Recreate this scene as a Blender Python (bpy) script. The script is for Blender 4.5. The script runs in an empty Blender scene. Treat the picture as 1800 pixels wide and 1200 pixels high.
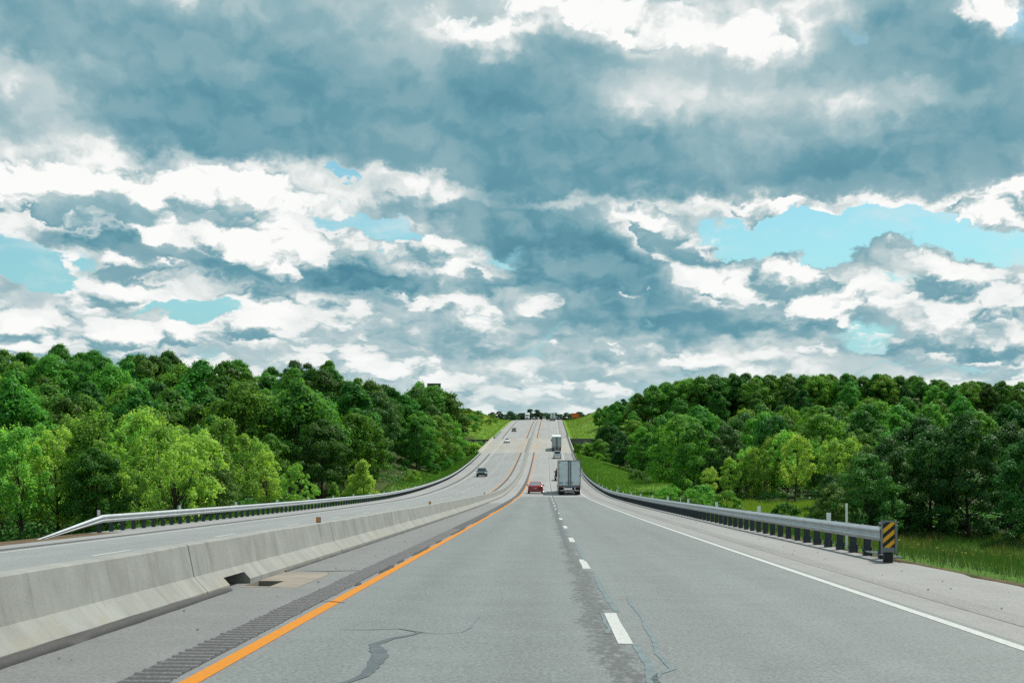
import bpy, bmesh, math, random
import numpy as np
from mathutils import Vector, Matrix, noise as mnoise

R = math.radians
scene = bpy.context.scene
COL = scene.collection

# ------------------------------------------------------------------ camera
# world axes: +Y down the highway, +X to the right, Z up, origin at the camera's eye
F_PX, VX, VY = 2400.0, 954.0, 760.0
cam_data = bpy.data.cameras.new('camera')
cam = bpy.data.objects.new('camera', cam_data)
COL.objects.link(cam)
cam.location = (0, 0, 0)
cam.rotation_euler = (R(90), 0, 0)
cam_data.sensor_width = 36.0
cam_data.lens = 36.0 * F_PX / 1800.0
cam_data.shift_x = (900 - VX) / 1800.0
cam_data.shift_y = (VY - 600) / 1800.0
cam_data.clip_start = 0.1
cam_data.clip_end = 30000
scene.camera = cam

scene.view_settings.view_transform = 'Standard'
scene.view_settings.look = 'None'
scene.view_settings.exposure = 0.0
scene.view_settings.gamma = 1.0
scene.cycles.use_denoising = False
scene.cycles.max_bounces = 6
scene.cycles.diffuse_bounces = 3
scene.cycles.glossy_bounces = 2
scene.cycles.transmission_bounces = 3
scene.cycles.transparent_max_bounces = 8

SUN_AZ = R(39)      # clockwise from +Y (towards +X)
SUN_EL = R(54)
# ------------------------------------------------------------------ sky and sun
class NT:
    """small helper to write node trees"""
    def __init__(self, tree):
        self.t = tree; self.n = tree.nodes; self.l = tree.links
    def node(self, typ, **kw):
        nd = self.n.new(typ)
        for k, v in kw.items():
            setattr(nd, k, v)
        return nd
    def put(self, sock, v):
        if hasattr(v, 'is_linked') or hasattr(v, 'links'):
            self.l.new(v, sock)
        else:
            sock.default_value = v
    def math(self, op, a, b=None, c=None, clamp=False):
        nd = self.node('ShaderNodeMath', operation=op, use_clamp=clamp)
        for i, v in enumerate((a, b, c)):
            if v is not None:
                self.put(nd.inputs[i], v)
        return nd.outputs[0]
    def vmath(self, op, a, b=None, out=0):
        nd = self.node('ShaderNodeVectorMath', operation=op)
        self.put(nd.inputs[0], a)
        if b is not None:
            self.put(nd.inputs[3] if op == 'SCALE' else nd.inputs[1], b)
        return nd.outputs[out]
    def comb(self, x, y, z):
        nd = self.node('ShaderNodeCombineXYZ')
        for i, v in enumerate((x, y, z)):
            self.put(nd.inputs[i], v)
        return nd.outputs[0]
    def sep(self, v):
        nd = self.node('ShaderNodeSeparateXYZ'); self.put(nd.inputs[0], v)
        return nd.outputs
    def noise(self, vec, scale, detail=4, rough=.5, lac=2.0, dist=0.0, dims='3D', out='Fac', typ='FBM'):
        nd = self.node('ShaderNodeTexNoise', noise_dimensions=dims, noise_type=typ)
        self.put(nd.inputs['Vector'], vec)
        self.put(nd.inputs['Scale'], scale)
        self.put(nd.inputs['Detail'], detail); self.put(nd.inputs['Roughness'], rough)
        self.put(nd.inputs['Lacunarity'], lac); self.put(nd.inputs['Distortion'], dist)
        return nd.outputs[out]
    def voronoi(self, vec, scale, feature='F1', rand=1.0, out='Distance', detail=0, rough=.5, smooth=None, dims='3D'):
        nd = self.node('ShaderNodeTexVoronoi', feature=feature, voronoi_dimensions=dims)
        self.put(nd.inputs['Vector'], vec); self.put(nd.inputs['Scale'], scale); self.put(nd.inputs['Randomness'], rand)
        if 'Detail' in nd.inputs:
            self.put(nd.inputs['Detail'], detail); self.put(nd.inputs['Roughness'], rough)
        if smooth is not None:
            self.put(nd.inputs['Smoothness'], smooth)
        return nd.outputs[out]
    def map(self, v, a, b, c=0.0, d=1.0, smooth=True):
        nd = self.node('ShaderNodeMapRange', interpolation_type='SMOOTHSTEP' if smooth else 'LINEAR', clamp=True)
        for i, x in enumerate((v, a, b, c, d)):
            self.put(nd.inputs[i], x)
        return nd.outputs[0]
    def ramp(self, fac, stops, interp='LINEAR'):
        nd = self.node('ShaderNodeValToRGB'); cr = nd.color_ramp; cr.interpolation = interp
        while len(cr.elements) > 1:
            cr.elements.remove(cr.elements[-1])
        cr.elements[0].position = stops[0][0]; cr.elements[0].color = tuple(stops[0][1]) + (1,)
        for p, c in stops[1:]:
            e = cr.elements.new(p); e.color = tuple(c) + (1,)
        self.put(nd.inputs[0], fac)
        return nd.outputs[0]
    def mix(self, fac, a, b, blend='MIX'):
        nd = self.node('ShaderNodeMix', data_type='RGBA', blend_type=blend)
        self.put(nd.inputs[0], fac)
        self.put(nd.inputs[6], a if not isinstance(a, tuple) else tuple(a) + (1,) * (4 - len(a)))
        self.put(nd.inputs[7], b if not isinstance(b, tuple) else tuple(b) + (1,) * (4 - len(b)))
        return nd.outputs[2]

def lin(r, g, b):
    f = lambda c: c / 12.92 if c <= .04045 else ((c + .055) / 1.055) ** 2.4
    return (f(r / 255), f(g / 255), f(b / 255))

world = bpy.data.worlds.new('World')
scene.world = world
world.use_nodes = True
world.node_tree.nodes.clear()
W = NT(world.node_tree)
SKY_STRENGTH = 0.1

sky = W.node('ShaderNodeTexSky', sky_type='NISHITA')
sky.sun_disc = False
sky.sun_elevation = SUN_EL
sky.sun_rotation = SUN_AZ
sky.altitude = 200
sky.air_density = 1.0; sky.dust_density = 1.2; sky.ozone_density = 2.0

tc = W.node('ShaderNodeTexCoord')
dirv = tc.outputs['Generated']
dx, dy, dz = W.sep(dirv)
hor = W.math('SQRT', W.math('ADD', W.math('MULTIPLY', dx, dx), W.math('MULTIPLY', dy, dy)))
az = W.math('ARCTAN2', dx, dy)
te = W.math('DIVIDE', dz, W.math('MAXIMUM', hor, .02))
te = W.math('MAXIMUM', te, 0.0)
# flat layout coordinates, in degrees-like units: 1 unit = 100 of (azimuth, elevation) at the photo's scale
AE = W.comb(W.math('MULTIPLY', az, 24.0), W.math('MULTIPLY', te, 24.0), 0.0)

def ae(x, y):
    p = (x - VX) / F_PX; q = (VY - y) / F_PX
    return math.atan(p) * 24.0, q / math.sqrt(1 + p * p) * 24.0

# perspective-like cloud coordinates: features shrink and flatten towards the horizon
CX = W.math('MULTIPLY', az, W.math('SUBTRACT', 3.4, W.math('MULTIPLY', te, .9)))
CY = W.math('MULTIPLY', W.math('LOGARITHM', W.math('ADD', te, .22), math.e), 1.75)
CP = W.comb(CX, CY, 0.0)

# two octaves of swirl push the layout about so that no edge stays smooth
w1 = W.noise(CP, 2.4, 2, .5, out='Color', dims='2D')
w2 = W.noise(CP, 10.0, 4, .6, out='Color', dims='2D')
wv = W.vmath('ADD', W.vmath('SCALE', W.vmath('SUBTRACT', w1, (.5, .5, .5)), 1.0),
             W.vmath('SCALE', W.vmath('SUBTRACT', w2, (.5, .5, .5)), .85))
AW = W.vmath('ADD', AE, W.vmath('MULTIPLY', wv, (1.2, 1.0, 0.0)))
AWX, AWY, _z = W.sep(AW)

def layout(items, base):
    acc = None
    for (x, y, rx, ry, rot, wgt) in items:
        cx, cy = ae(x, y)
        m = W.node('ShaderNodeMapping', vector_type='TEXTURE')
        # the running sum rides along as z (scaled away) so that Cycles evaluates the blobs one after another
        W.put(m.inputs[0], W.comb(AWX, AWY, base if acc is None else acc))
        m.inputs[1].default_value = (cx, cy, 0)
        m.inputs[2].default_value = (0, 0, R(-rot))
        m.inputs[3].default_value = (rx / 100, ry / 100, 1e6)
        d2 = W.vmath('DOT_PRODUCT', m.outputs[0], m.outputs[0], out=1)
        d2 = W.math('MULTIPLY', d2, d2)
        b = W.math('POWER', .3679, d2)
        acc = W.math('MULTIPLY_ADD', b, wgt, base if acc is None else acc)
    return acc

#            x     y    rx   ry  rot  weight      (rot: clockwise in the picture)
LIGHT = [
    # the heavy grey bank at the top
    (330,   150, 560, 130,   4, -.30),
    (720,   235, 430, 100,   5, -.32),
    (380,   235, 300,  45,   4, -.14),
    (980,   290, 260,  55,  -4, -.28),
    (100,    40, 330,  60,   0, -.10),
    (70,    165, 170,  50,  30,  .30),
    (130,   120, 100,  22,  10,  .14),
    (560,   185,  70,  22, -35,  .28),
    (440,   125,  90,  16,  15,  .18),
    # white sheet top right and the paler middle
    (850,    20, 110,  48,   0,  .50),
    (1200,   25, 270,  55,   2,  .58),
    (1330,   75,  90,  32,  12,  .34),
    (1130,  130,  90, 110,  70,  .18),
    (1000,  120, 150,  70,   0, -.20),
    (1270,  230, 210,  75,  20,  .08),
    (1640,   70, 240,  80,  -8, -.26),
    (1740,   16,  55,  40,  40,  .95),
    (1340,  270, 330,  75,   3, -.22),
    (1600,  290, 240,  70,   0, -.22),
    (1740,  180, 120, 110,   0, -.16),
    (1560,  170, 160,  50, -25,  .16),
    (1160,  335, 160,  28,  -2, -.20),
    (1770,  325,  70,  26, -30,  .62),
    (1500,  362, 320,  20,   2,  .52),
    (1010,  352,  80,  14,   0,  .30),
    # white cumulus band on the left, with its grey underside
    (330,   320, 330,  45,   4,  .46),
    (120,   345, 150,  50,   8,  .36),
    (20,    375,  70,  36,   0,  .34),
    (240,   390, 260,  45,  14,  .34),
    (480,   380, 190,  55,  10,  .34),
    (800,   345, 200,  17,   4,  .46),
    (300,   450, 190,  22,  12, -.46),
    (140,   420, 140,  18,  16, -.28),
    (250,   490, 190,  45,   6,  .30),
    (720,   380, 120,  14,   0, -.30),
    # dark wedge in the middle
    (960,   420, 170,  75,  24, -.54),
    (1060,  480, 150,  36,   6, -.30),
    (880,   390,  90,  40,   0, -.20),
    (620,   487,  95,  26,   4, -.60),
    (700,   492,  40,  20,   0, -.30),
    (860,   492,  70,  16,   0, -.40),
    (500,   450, 110,  40,   0,  .24),
    (790,   450,  90,  34,   0,  .26),
    (620,   535, 240,  26,   0,  .20),
    # white mass right of the wedge
    (1140,  395, 110,  34,  40,  .40),
    (1270,  470, 190,  50,   8,  .36),
    (1480,  530, 190,  40,   6,  .34),
    (1690,  480, 150,  50,  -4,  .32),
    # lower banks
    (90,    560, 260,  50,   4,  .14),
    (470,   560, 250,  45,   4,  .12),
    (720,   565, 170,  24,  16, -.26),
    (800,   610, 110,  14,   4, -.20),
    (830,   555,  70,  36,  50,  .26),
    (1180,  560, 210,  28,   2, -.24),
    (1040,  610, 180,  14,   2, -.18),
    (1430,  575, 180,  16,  -3, -.24),
    (1720,  615, 170,  13,   0, -.36),
    (1240,  640, 180,  15,   2,  .14),
    (860,   660, 150,  22,   4,  .10),
    (1720,  560, 130,  30,   0,  .10),
]
CLEAR = [
    (665,   407, 110,  24,   4,  .75),
    (585,   330,  34,  12,   0,  .52),
    (1370,  415, 150,  42,   4,  .95),
    (1560,  395, 170,  34,   0,  .85),
    (1700,  420, 160,  26,   0,  .70),
    (50,    450, 100,  36,  12,  .85),
    (110,   485,  60,  22,   0,  .60),
    (360,   535, 100,  20,   6,  .62),
    (1560,  505,  70,  13,   4,  .36),
    (1540,  590, 120,  26,   0,  .30),
    (1640,  650, 200,  10,   0,  .25),
    (840,   445,  60,  12,   0,  .30),
    (1480,   62,  60,  20,  10,  .35),
    (1660,   30,  70,  40,  20,  .42),
    (1790,   40,  40,  60,   0,  .45),
    (960,   640, 260,  40,   0,  .12),
    (960,   700, 500,  26,   0,  .12),
    (330,   530,  60,  10,   0,  .20),
]
light = layout(LIGHT, W.map(te, .02, .13, .72, .60))
clear = layout(CLEAR, W.math('MULTIPLY', light, 1e-6))
light = W.math('SMOOTH_MAX', light, .24, .22)

# cloud detail: the same billowy field looked up twice, the second time nearer the sun, gives lit and shaded sides
wob = W.vmath('MULTIPLY', W.vmath('SUBTRACT', w2, (.5, .5, .5)), (.085, .085, 0))
P2 = W.vmath('ADD', CP, wob)
def billow(vec):
    a = W.noise(vec, 3.1, 9, .58, 2.1, .0, dims='2D')
    v = W.voronoi(vec, 3.8, 'F1', 1.0, detail=3.5, rough=.55, dims='2D')
    return W.math('MULTIPLY_ADD', v, -.62, W.math('MULTIPLY_ADD', a, .75, .40))
f1 = billow(P2)
f2 = billow(W.vmath('ADD', P2, (.018, .046, 0)))
relief = W.math('MULTIPLY', W.math('SUBTRACT', f1, f2), 2.4)
relief = W.math('MAXIMUM', W.math('MINIMUM', relief, .30), -.34)
soft = W.noise(CP, 1.9, 5, .5, dims='2D')

puff = W.math('ADD', light, W.math('MULTIPLY', W.math('SUBTRACT', f1, .5), W.map(te, .10, .19, 1.15, .75)))
sunlit = W.map(puff, W.map(te, .10, .19, .46, .44), W.map(te, .10, .19, .70, .84))
shade_d = W.math('ADD', W.math('MULTIPLY_ADD', light, .80, .08), W.math('MULTIPLY', W.math('SUBTRACT', soft, .5), .55))
shade_d = W.math('ADD', shade_d, W.math('MULTIPLY', relief, W.map(te, .12, .2, .30, .17)))
shade_d = W.math('ADD', shade_d, W.math('MULTIPLY', W.math('SUBTRACT', f1, .5), W.map(te, .12, .2, .24, .10)))
shade_b = W.math('ADD', .745, W.math('MULTIPLY', relief, .62))
shade_b = W.math('ADD', shade_b, W.math('MULTIPLY', W.math('SUBTRACT', puff, .75), .34))
shade_b = W.math('ADD', shade_b, W.math('MULTIPLY', W.math('SUBTRACT', soft, .5), .30))
lum = W.math('ADD', W.math('MULTIPLY', W.math('SUBTRACT', 1.0, sunlit), shade_d), W.math('MULTIPLY', sunlit, shade_b))
cloud = W.ramp(lum, [(.0, lin(76, 132, 152)), (.20, lin(104, 155, 170)), (.42, lin(144, 179, 188)), (.62, lin(187, 205, 208)),
                     (.80, lin(221, 228, 227)), (1.0, lin(250, 251, 249))])
hole = W.math('ADD', clear, W.math('MULTIPLY', W.math('SUBTRACT', .40, f1), W.map(te, .12, .2, .85, .5)))
hole = W.map(hole, .36, .64)
wisp = W.noise(W.vmath('MULTIPLY', P2, (1.0, 2.0, 1)), 4.2, 8, .62, dims='2D')
# clear sky: the Nishita sky with the photograph's greenish grading
blue = W.vmath('MULTIPLY', sky.outputs[0], (.80, 1.24, 1.12))
blue = W.vmath('SCALE', blue, SKY_STRENGTH)
blue = W.mix(W.map(te, .0, .15, .92, 0.0), blue, lin(142, 200, 221))
blue = W.mix(W.math('MULTIPLY', W.map(wisp, .46, .80), .60), blue, lin(214, 229, 231))
col = W.mix(hole, cloud, blue)
# nearer heaps of cumulus in front of that: crisp crowns, grey flat undersides
CQ = W.vmath('ADD', W.vmath('MULTIPLY', P2, (1.0, 1.25, 1)), (7.3, 3.1, 0))
def heap(vec):
    a = W.noise(vec, 4.0, 9, .55, 2.1, .0, dims='2D')
    v = W.voronoi(vec, 5.0, 'F1', 1.0, detail=4, rough=.5, dims='2D')
    return W.math('MULTIPLY_ADD', v, -.62, W.math('MULTIPLY_ADD', a, .80, .38))
g1 = heap(CQ)
g2 = heap(W.vmath('ADD', CQ, (.022, .075, 0)))
low = W.noise(W.vmath('ADD', CP, (3.0, 9.0, 0)), 2.3, 2, .5, dims='2D')
lay = W.math('ADD', W.math('MULTIPLY', W.math('SUBTRACT', light, .60), 1.10), W.math('MULTIPLY', W.math('SUBTRACT', low, .5), .55))
lay = W.math('ADD', lay, W.math('MULTIPLY', clear, -.42))
lay = W.math('ADD', lay, W.map(te, .13, .20, .10, -.30))
mask = W.map(W.math('ADD', g1, lay), .455, .615)
rel = W.math('MULTIPLY', W.math('SUBTRACT', g1, g2), 2.3)
hl = W.math('ADD', .76, W.math('MAXIMUM', W.math('MINIMUM', rel, .20), -.40))
hl = W.math('ADD', hl, W.math('MULTIPLY', W.math('SUBTRACT', g1, .55), .45))
hl = W.math('ADD', hl, W.math('MULTIPLY', W.math('SUBTRACT', light, .68), .40))
front = W.ramp(hl, [(.0, lin(80, 136, 158)), (.25, lin(112, 160, 174)), (.45, lin(150, 184, 192)), (.62, lin(190, 208, 210)), (.80, lin(225, 231, 230)), (1.0, lin(252, 253, 251))])
col = W.mix(mask, col, front)
# pale air over the horizon
col = W.mix(W.map(te, .0, .07, .34, 0.0), col, lin(196, 217, 219))
# below the horizon: dull ground light
col = W.mix(W.map(dz, -.03, 0.0, 1.0, 0.0), col, (.12, .14, .10))
col = W.vmath('SCALE', col, 1.0 / SKY_STRENGTH)
bg = W.node('ShaderNodeBackground')
W.put(bg.inputs[0], col); bg.inputs[1].default_value = SKY_STRENGTH
wo = W.node('ShaderNodeOutputWorld')
W.l.new(bg.outputs[0], wo.inputs[0])
world.cycles.sampling_method = 'MANUAL'
world.cycles.sample_map_resolution = 512

sun_data = bpy.data.lights.new('sun', 'SUN')
sun_data.energy = 5.0
sun_data.angle = R(.5)
sun_data.color = (1.0, .95, .86)
sun = bpy.data.objects.new('sun', sun_data)
COL.objects.link(sun)
sun_dir = Vector((math.sin(SUN_AZ) * math.cos(SUN_EL), math.cos(SUN_AZ) * math.cos(SUN_EL), math.sin(SUN_EL)))
sun.rotation_euler = sun_dir.to_track_quat('Z', 'Y').to_euler()
sun.location = (0, 0, 60)
# ------------------------------------------------------------------ helpers
def tag(o, label=None, cat=None, group=None, kind=None):
    if label: o['label'] = label
    if cat: o['category'] = cat
    if group: o['group'] = group
    if kind: o['kind'] = kind
    return o

def empty(name, loc=(0, 0, 0), rz=0.0, rx=0.0):
    o = bpy.data.objects.new(name, None)
    o.location = loc; o.rotation_euler = (rx, 0, rz)
    o.empty_display_size = .5
    COL.objects.link(o)
    return o

def link_mesh(name, me, mats=(), parent=None, smooth=False):
    for m in (mats if isinstance(mats, (list, tuple)) else [mats]):
        me.materials.append(m)
    if smooth:
        me.shade_smooth()
    o = bpy.data.objects.new(name, me)
    COL.objects.link(o)
    if parent is not None:
        o.parent = parent
    return o

def mesh_obj(name, verts, faces, mats=(), parent=None, smooth=False, uvs=None, mat_idx=None):
    me = bpy.data.meshes.new(name)
    me.from_pydata([tuple(v) for v in verts], [], faces)
    if uvs is not None:
        uv = me.uv_layers.new(name='UVMap')
        li = np.empty(len(me.loops), dtype=np.int32); me.loops.foreach_get('vertex_index', li)
        uv.data.foreach_set('uv', np.asarray(uvs, dtype=np.float32)[li].ravel())
    if mat_idx is not None:
        me.polygons.foreach_set('material_index', mat_idx)
    me.update()
    return link_mesh(name, me, mats, parent, smooth)

def fast_mesh(name, verts, polys_n, k):
    """verts: (N,3) laid out so that face i uses verts i*k .. i*k+k-1"""
    n = polys_n
    me = bpy.data.meshes.new(name)
    me.vertices.add(n * k); me.loops.add(n * k); me.polygons.add(n)
    me.vertices.foreach_set('co', np.ascontiguousarray(verts, dtype=np.float32).ravel())
    me.loops.foreach_set('vertex_index', np.arange(n * k, dtype=np.int32))
    me.polygons.foreach_set('loop_start', np.arange(0, n * k, k, dtype=np.int32))
    try:
        me.polygons.foreach_set('loop_total', np.full(n, k, dtype=np.int32))
    except Exception:
        pass
    me.update(calc_edges=True)
    return me

class MB:
    """collects simple shapes; build() links them as one mesh"""
    def __init__(self):
        self.v = []; self.f = []
    def add(self, vs, fs):
        b = len(self.v)
        self.v += [tuple(v) for v in vs]
        self.f += [tuple(i + b for i in f) for f in fs]
        return self
    def box(self, x0, x1, y0, y1, z0, z1, ch=0.0):
        if ch <= 0:
            vs = [(x, y, z) for z in (z0, z1) for y in (y0, y1) for x in (x0, x1)]
            fs = [(0, 2, 3, 1), (4, 5, 7, 6), (0, 1, 5, 4), (2, 6, 7, 3), (0, 4, 6, 2), (1, 3, 7, 5)]
            return self.add(vs, fs)
        bm = bmesh.new()
        bmesh.ops.create_cube(bm, size=1)
        for v in bm.verts:
            v.co = Vector(((x0 + x1) / 2 + v.co.x * (x1 - x0), (y0 + y1) / 2 + v.co.y * (y1 - y0), (z0 + z1) / 2 + v.co.z * (z1 - z0)))
        bmesh.ops.bevel(bm, geom=list(bm.edges), offset=ch, segments=2, profile=.5, affect='EDGES')
        return self.bm(bm)
    def bm(self, bm):
        bm.verts.index_update()
        vs = [tuple(v.co) for v in bm.verts]; fs = [tuple(v.index for v in f.verts) for f in bm.faces]
        bm.free()
        return self.add(vs, fs)
    def tube(self, pts, rad, seg=6, cap=True):
        pts = [Vector(p) for p in pts]
        if not isinstance(rad, (list, tuple)):
            rad = [rad] * len(pts)
        vs = []; fs = []
        up = Vector((0, 0, 1))
        for i, p in enumerate(pts):
            d = (pts[min(i + 1, len(pts) - 1)] - pts[max(i - 1, 0)]).normalized()
            a = d.cross(up if abs(d.z) < .95 else Vector((1, 0, 0))).normalized(); b = d.cross(a)
            for k in range(seg):
                t = 2 * math.pi * k / seg
                vs.append(p + (a * math.cos(t) + b * math.sin(t)) * rad[i])
        for i in range(len(pts) - 1):
            for k in range(seg):
                k2 = (k + 1) % seg
                fs.append((i * seg + k, i * seg + k2, (i + 1) * seg + k2, (i + 1) * seg + k))
        if cap:
            fs.append(tuple(range(seg - 1, -1, -1)))
            fs.append(tuple((len(pts) - 1) * seg + k for k in range(seg)))
        return self.add(vs, fs)
    def cyl_x(self, x0, x1, y, z, r, seg=20):
        return self.tube([(x0, y, z), (x1, y, z)], r, seg)
    def loft(self, sections, cap=True):
        n = len(sections[0]); vs = []; fs = []
        for s in sections:
            vs += list(s)
        for i in range(len(sections) - 1):
            for k in range(n):
                k2 = (k + 1) % n
                fs.append((i * n + k, (i + 1) * n + k, (i + 1) * n + k2, i * n + k2))
        if cap:
            fs.append(tuple(range(n))); fs.append(tuple((len(sections) - 1) * n + k for k in range(n - 1, -1, -1)))
        return self.add(vs, fs)
    def lathe(self, prof, seg=16, c=(0, 0)):
        vs = []; fs = []
        for r, z in prof:
            for k in range(seg):
                t = 2 * math.pi * k / seg
                vs.append((c[0] + r * math.cos(t), c[1] + r * math.sin(t), z))
        for i in range(len(prof) - 1):
            for k in range(seg):
                k2 = (k + 1) % seg
                fs.append((i * seg + k, i * seg + k2, (i + 1) * seg + k2, (i + 1) * seg + k))
        fs.append(tuple((len(prof) - 1) * seg + k for k in range(seg)))
        return self.add(vs, fs)
    def build(self, name, mat, parent=None, smooth=False):
        return mesh_obj(name, self.v, self.f, mat, parent, smooth)

def copy_tree(o, parent=None):
    c = o.copy(); COL.objects.link(c)
    if parent is not None:
        c.parent = parent
    for ch in list(o.children):
        copy_tree(ch, c)
    return c

def smooth01(x, a, b):
    t = np.clip((np.asarray(x, dtype=float) - a) / (b - a), 0, 1)
    return t * t * (3 - 2 * t)

# ------------------------------------------------------------------ materials
def new_mat(name):
    m = bpy.data.materials.new(name); m.use_nodes = True
    m.node_tree.nodes.clear()
    return m, NT(m.node_tree)

def finish(N, base, rough=.8, metal=0.0, bump=None, bstr=.3, bdist=.01, spec=.5, coat=0.0, alpha=None):
    p = N.node('ShaderNodeBsdfPrincipled')
    N.put(p.inputs['Base Color'], base if not isinstance(base, tuple) else tuple(base) + (1,) * (4 - len(base)))
    N.put(p.inputs['Roughness'], rough); N.put(p.inputs['Metallic'], metal)
    p.inputs['Specular IOR Level'].default_value = spec
    if coat:
        p.inputs['Coat Weight'].default_value = coat; p.inputs['Coat Roughness'].default_value = .08
    if bump is not None:
        b = N.node('ShaderNodeBump'); b.inputs['Strength'].default_value = bstr; b.inputs['Distance'].default_value = bdist
        N.put(b.inputs['Height'], bump); N.l.new(b.outputs[0], p.inputs['Normal'])
    o = N.node('ShaderNodeOutputMaterial'); N.l.new(p.outputs[0], o.inputs[0])
    return p

def paint(name, col, rough=.4, metal=0.0, dirt=.18, coat=0.0, spec=.5, scale=3.0):
    m, N = new_mat(name)
    c = N.node('ShaderNodeTexCoord').outputs['Object']
    n = N.noise(c, scale, 5, .6)
    n2 = N.noise(c, scale * 9, 3, .6)
    f = N.math('ADD', N.math('MULTIPLY', n, .7), N.math('MULTIPLY', n2, .3))
    dark = tuple(x * (1 - dirt * 1.8) for x in col)
    base = N.mix(N.map(f, .38, .66), dark, tuple(col))
    finish(N, base, N.math('ADD', rough, N.math('MULTIPLY', N.math('SUBTRACT', n2, .5), .2)), metal, spec=spec, coat=coat)
    return m

def uvvec(N):
    return N.node('ShaderNodeUVMap', uv_map='UVMap').outputs[0]

def asphalt(name, base, warm=(1, 1, 1), ravel=None, tracks=None, joint=0.0, contrast=.3, streak=.12):
    m, N = new_mat(name)
    uv = uvvec(N)
    u, y, _ = N.sep(uv)
    fine = N.noise(uv, 30, 3, .75)
    fine2 = N.noise(N.vmath('MULTIPLY', uv, (1, .5, 1)), 17, 4, .8)
    mid = N.noise(uv, 1.1, 5, .6)
    big = N.noise(N.vmath('MULTIPLY', uv, (.35, .035, 1)), 1.0, 4, .55)
    st = N.noise(N.vmath('MULTIPLY', uv, (2.2, .06, 1)), 1.0, 5, .6)
    k = N.math('ADD', 1.0, N.math('MULTIPLY', N.math('SUBTRACT', fine, .5), contrast * 7.5))
    k = N.math('ADD', k, N.math('MULTIPLY', N.math('SUBTRACT', fine2, .5), contrast * 4.2))
    k = N.math('ADD', k, N.math('MULTIPLY', N.math('SUBTRACT', mid, .5), .40))
    k = N.math('ADD', k, N.math('MULTIPLY', N.math('SUBTRACT', big, .5), .48))
    k = N.math('ADD', k, N.math('MULTIPLY', N.math('SUBTRACT', st, .5), streak * 2))
    for (uc, wd, amt) in (tracks or []):
        d = N.math('DIVIDE', N.math('SUBTRACT', u, uc), wd)
        g = N.math('POWER', .3679, N.math('MULTIPLY', d, d))
        k = N.math('MULTIPLY_ADD', g, amt, k)
    if joint:
        # faint cross joints in the slab under the overlay
        wob = N.math('MULTIPLY', N.math('SUBTRACT', N.noise(uv, .9, 3), .5), .7)
        fr = N.math('PINGPONG', N.math('ADD', y, wob), joint / 2)
        ln = N.map(fr, .0, .05, 1.0, 0.0)
        ln = N.math('MULTIPLY', ln, N.map(N.noise(uv, .45, 3), .48, .62))
        k = N.math('MULTIPLY_ADD', ln, -.40, k)
    b = tuple(base * w for w in warm)
    col = N.vmath('SCALE', b, N.math('MAXIMUM', k, .12))
    if ravel:
        uc, wd = ravel
        wob = N.math('MULTIPLY', N.math('SUBTRACT', N.noise(uv, .5, 4), .5), .6)
        d = N.math('DIVIDE', N.math('SUBTRACT', N.math('ADD', u, wob), uc), wd)
        g = N.math('POWER', .3679, N.math('MULTIPLY', d, d))
        pits = N.map(N.math('ADD', N.noise(N.vmath('MULTIPLY', uv, (1, .4, 1)), 11, 5, .8), N.math('MULTIPLY', g, .22)), .60, .72)
        pits = N.math('MULTIPLY', pits, N.map(g, .1, .8))
        col = N.mix(N.math('MULTIPLY', pits, .68), col, (.03, .032, .034))
    finish(N, col, .66, bump=N.math('ADD', fine, fine2), bstr=.35, bdist=.008, spec=.45)
    return m

M = {}
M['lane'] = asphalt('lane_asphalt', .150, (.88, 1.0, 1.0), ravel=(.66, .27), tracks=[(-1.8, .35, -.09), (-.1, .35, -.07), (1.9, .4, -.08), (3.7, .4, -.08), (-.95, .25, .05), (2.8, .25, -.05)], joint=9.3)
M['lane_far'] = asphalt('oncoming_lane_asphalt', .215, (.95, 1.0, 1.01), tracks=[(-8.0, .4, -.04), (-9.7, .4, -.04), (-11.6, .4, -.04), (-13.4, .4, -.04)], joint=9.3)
M['lane_beyond'] = asphalt('pale_far_lane_with_sheen', .235, (.99, 1.0, .99), tracks=[(-1.8, .35, -.04), (-.1, .35, -.04), (1.9, .4, -.03), (3.7, .4, -.03)], joint=9.3)  # pale surface past the bridge; before it, grazing sheen put into the colour
M['shoulder_in'] = asphalt('inner_shoulder_asphalt', .148, (.97, 1.0, 1.0), contrast=.22, streak=.10)
M['shoulder_out'] = asphalt('outer_shoulder_asphalt', .20, (1.0, 1.0, .98), contrast=.22, streak=.16)
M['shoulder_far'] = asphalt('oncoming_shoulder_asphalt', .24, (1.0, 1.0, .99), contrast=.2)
M['deck'] = asphalt('bridge_deck_concrete', .255, (1.035, 1.0, .90), contrast=.12, streak=.12)
M['rumble_rib'] = asphalt('rumble_rib_asphalt', .115, (1, 1, 1.02), contrast=.3, streak=.2)
M['rumble'] = asphalt('rumble_asphalt', .042, (1, 1, 1.02), contrast=.3, streak=.2)
M['curb'] = asphalt('curb_asphalt', .022, (1, .97, .95), contrast=.35)

def line_mat(name, col, wear=.35):
    m, N = new_mat(name)
    uv = uvvec(N)
    n = N.noise(uv, 14, 5, .7); n2 = N.noise(uv, 55, 3, .7)
    f = N.map(N.math('ADD', N.math('MULTIPLY', n, .6), N.math('MULTIPLY', n2, .4)), .30, .30 + wear * .6)
    base = N.mix(f, tuple(c * .45 + .06 for c in col), tuple(col))
    finish(N, base, .65, bump=n2, bstr=.2, bdist=.004, spec=.12)
    return m
M['white_line'] = line_mat('white_road_paint', (.50, .52, .505), .5)
M['yellow_line'] = line_mat('yellow_road_paint', (.545, .200, .005), .42)
M['sealant'] = paint('crack_sealant', (.080, .095, .104), .42, dirt=.2, scale=6)
M['sealant_pale'] = paint('worn_crack_sealant', (.135, .18, .195), .5, dirt=.2, scale=6)
M['tar'] = paint('black_crack_tar', (.016, .018, .022), .6, dirt=.3, scale=6)

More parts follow.
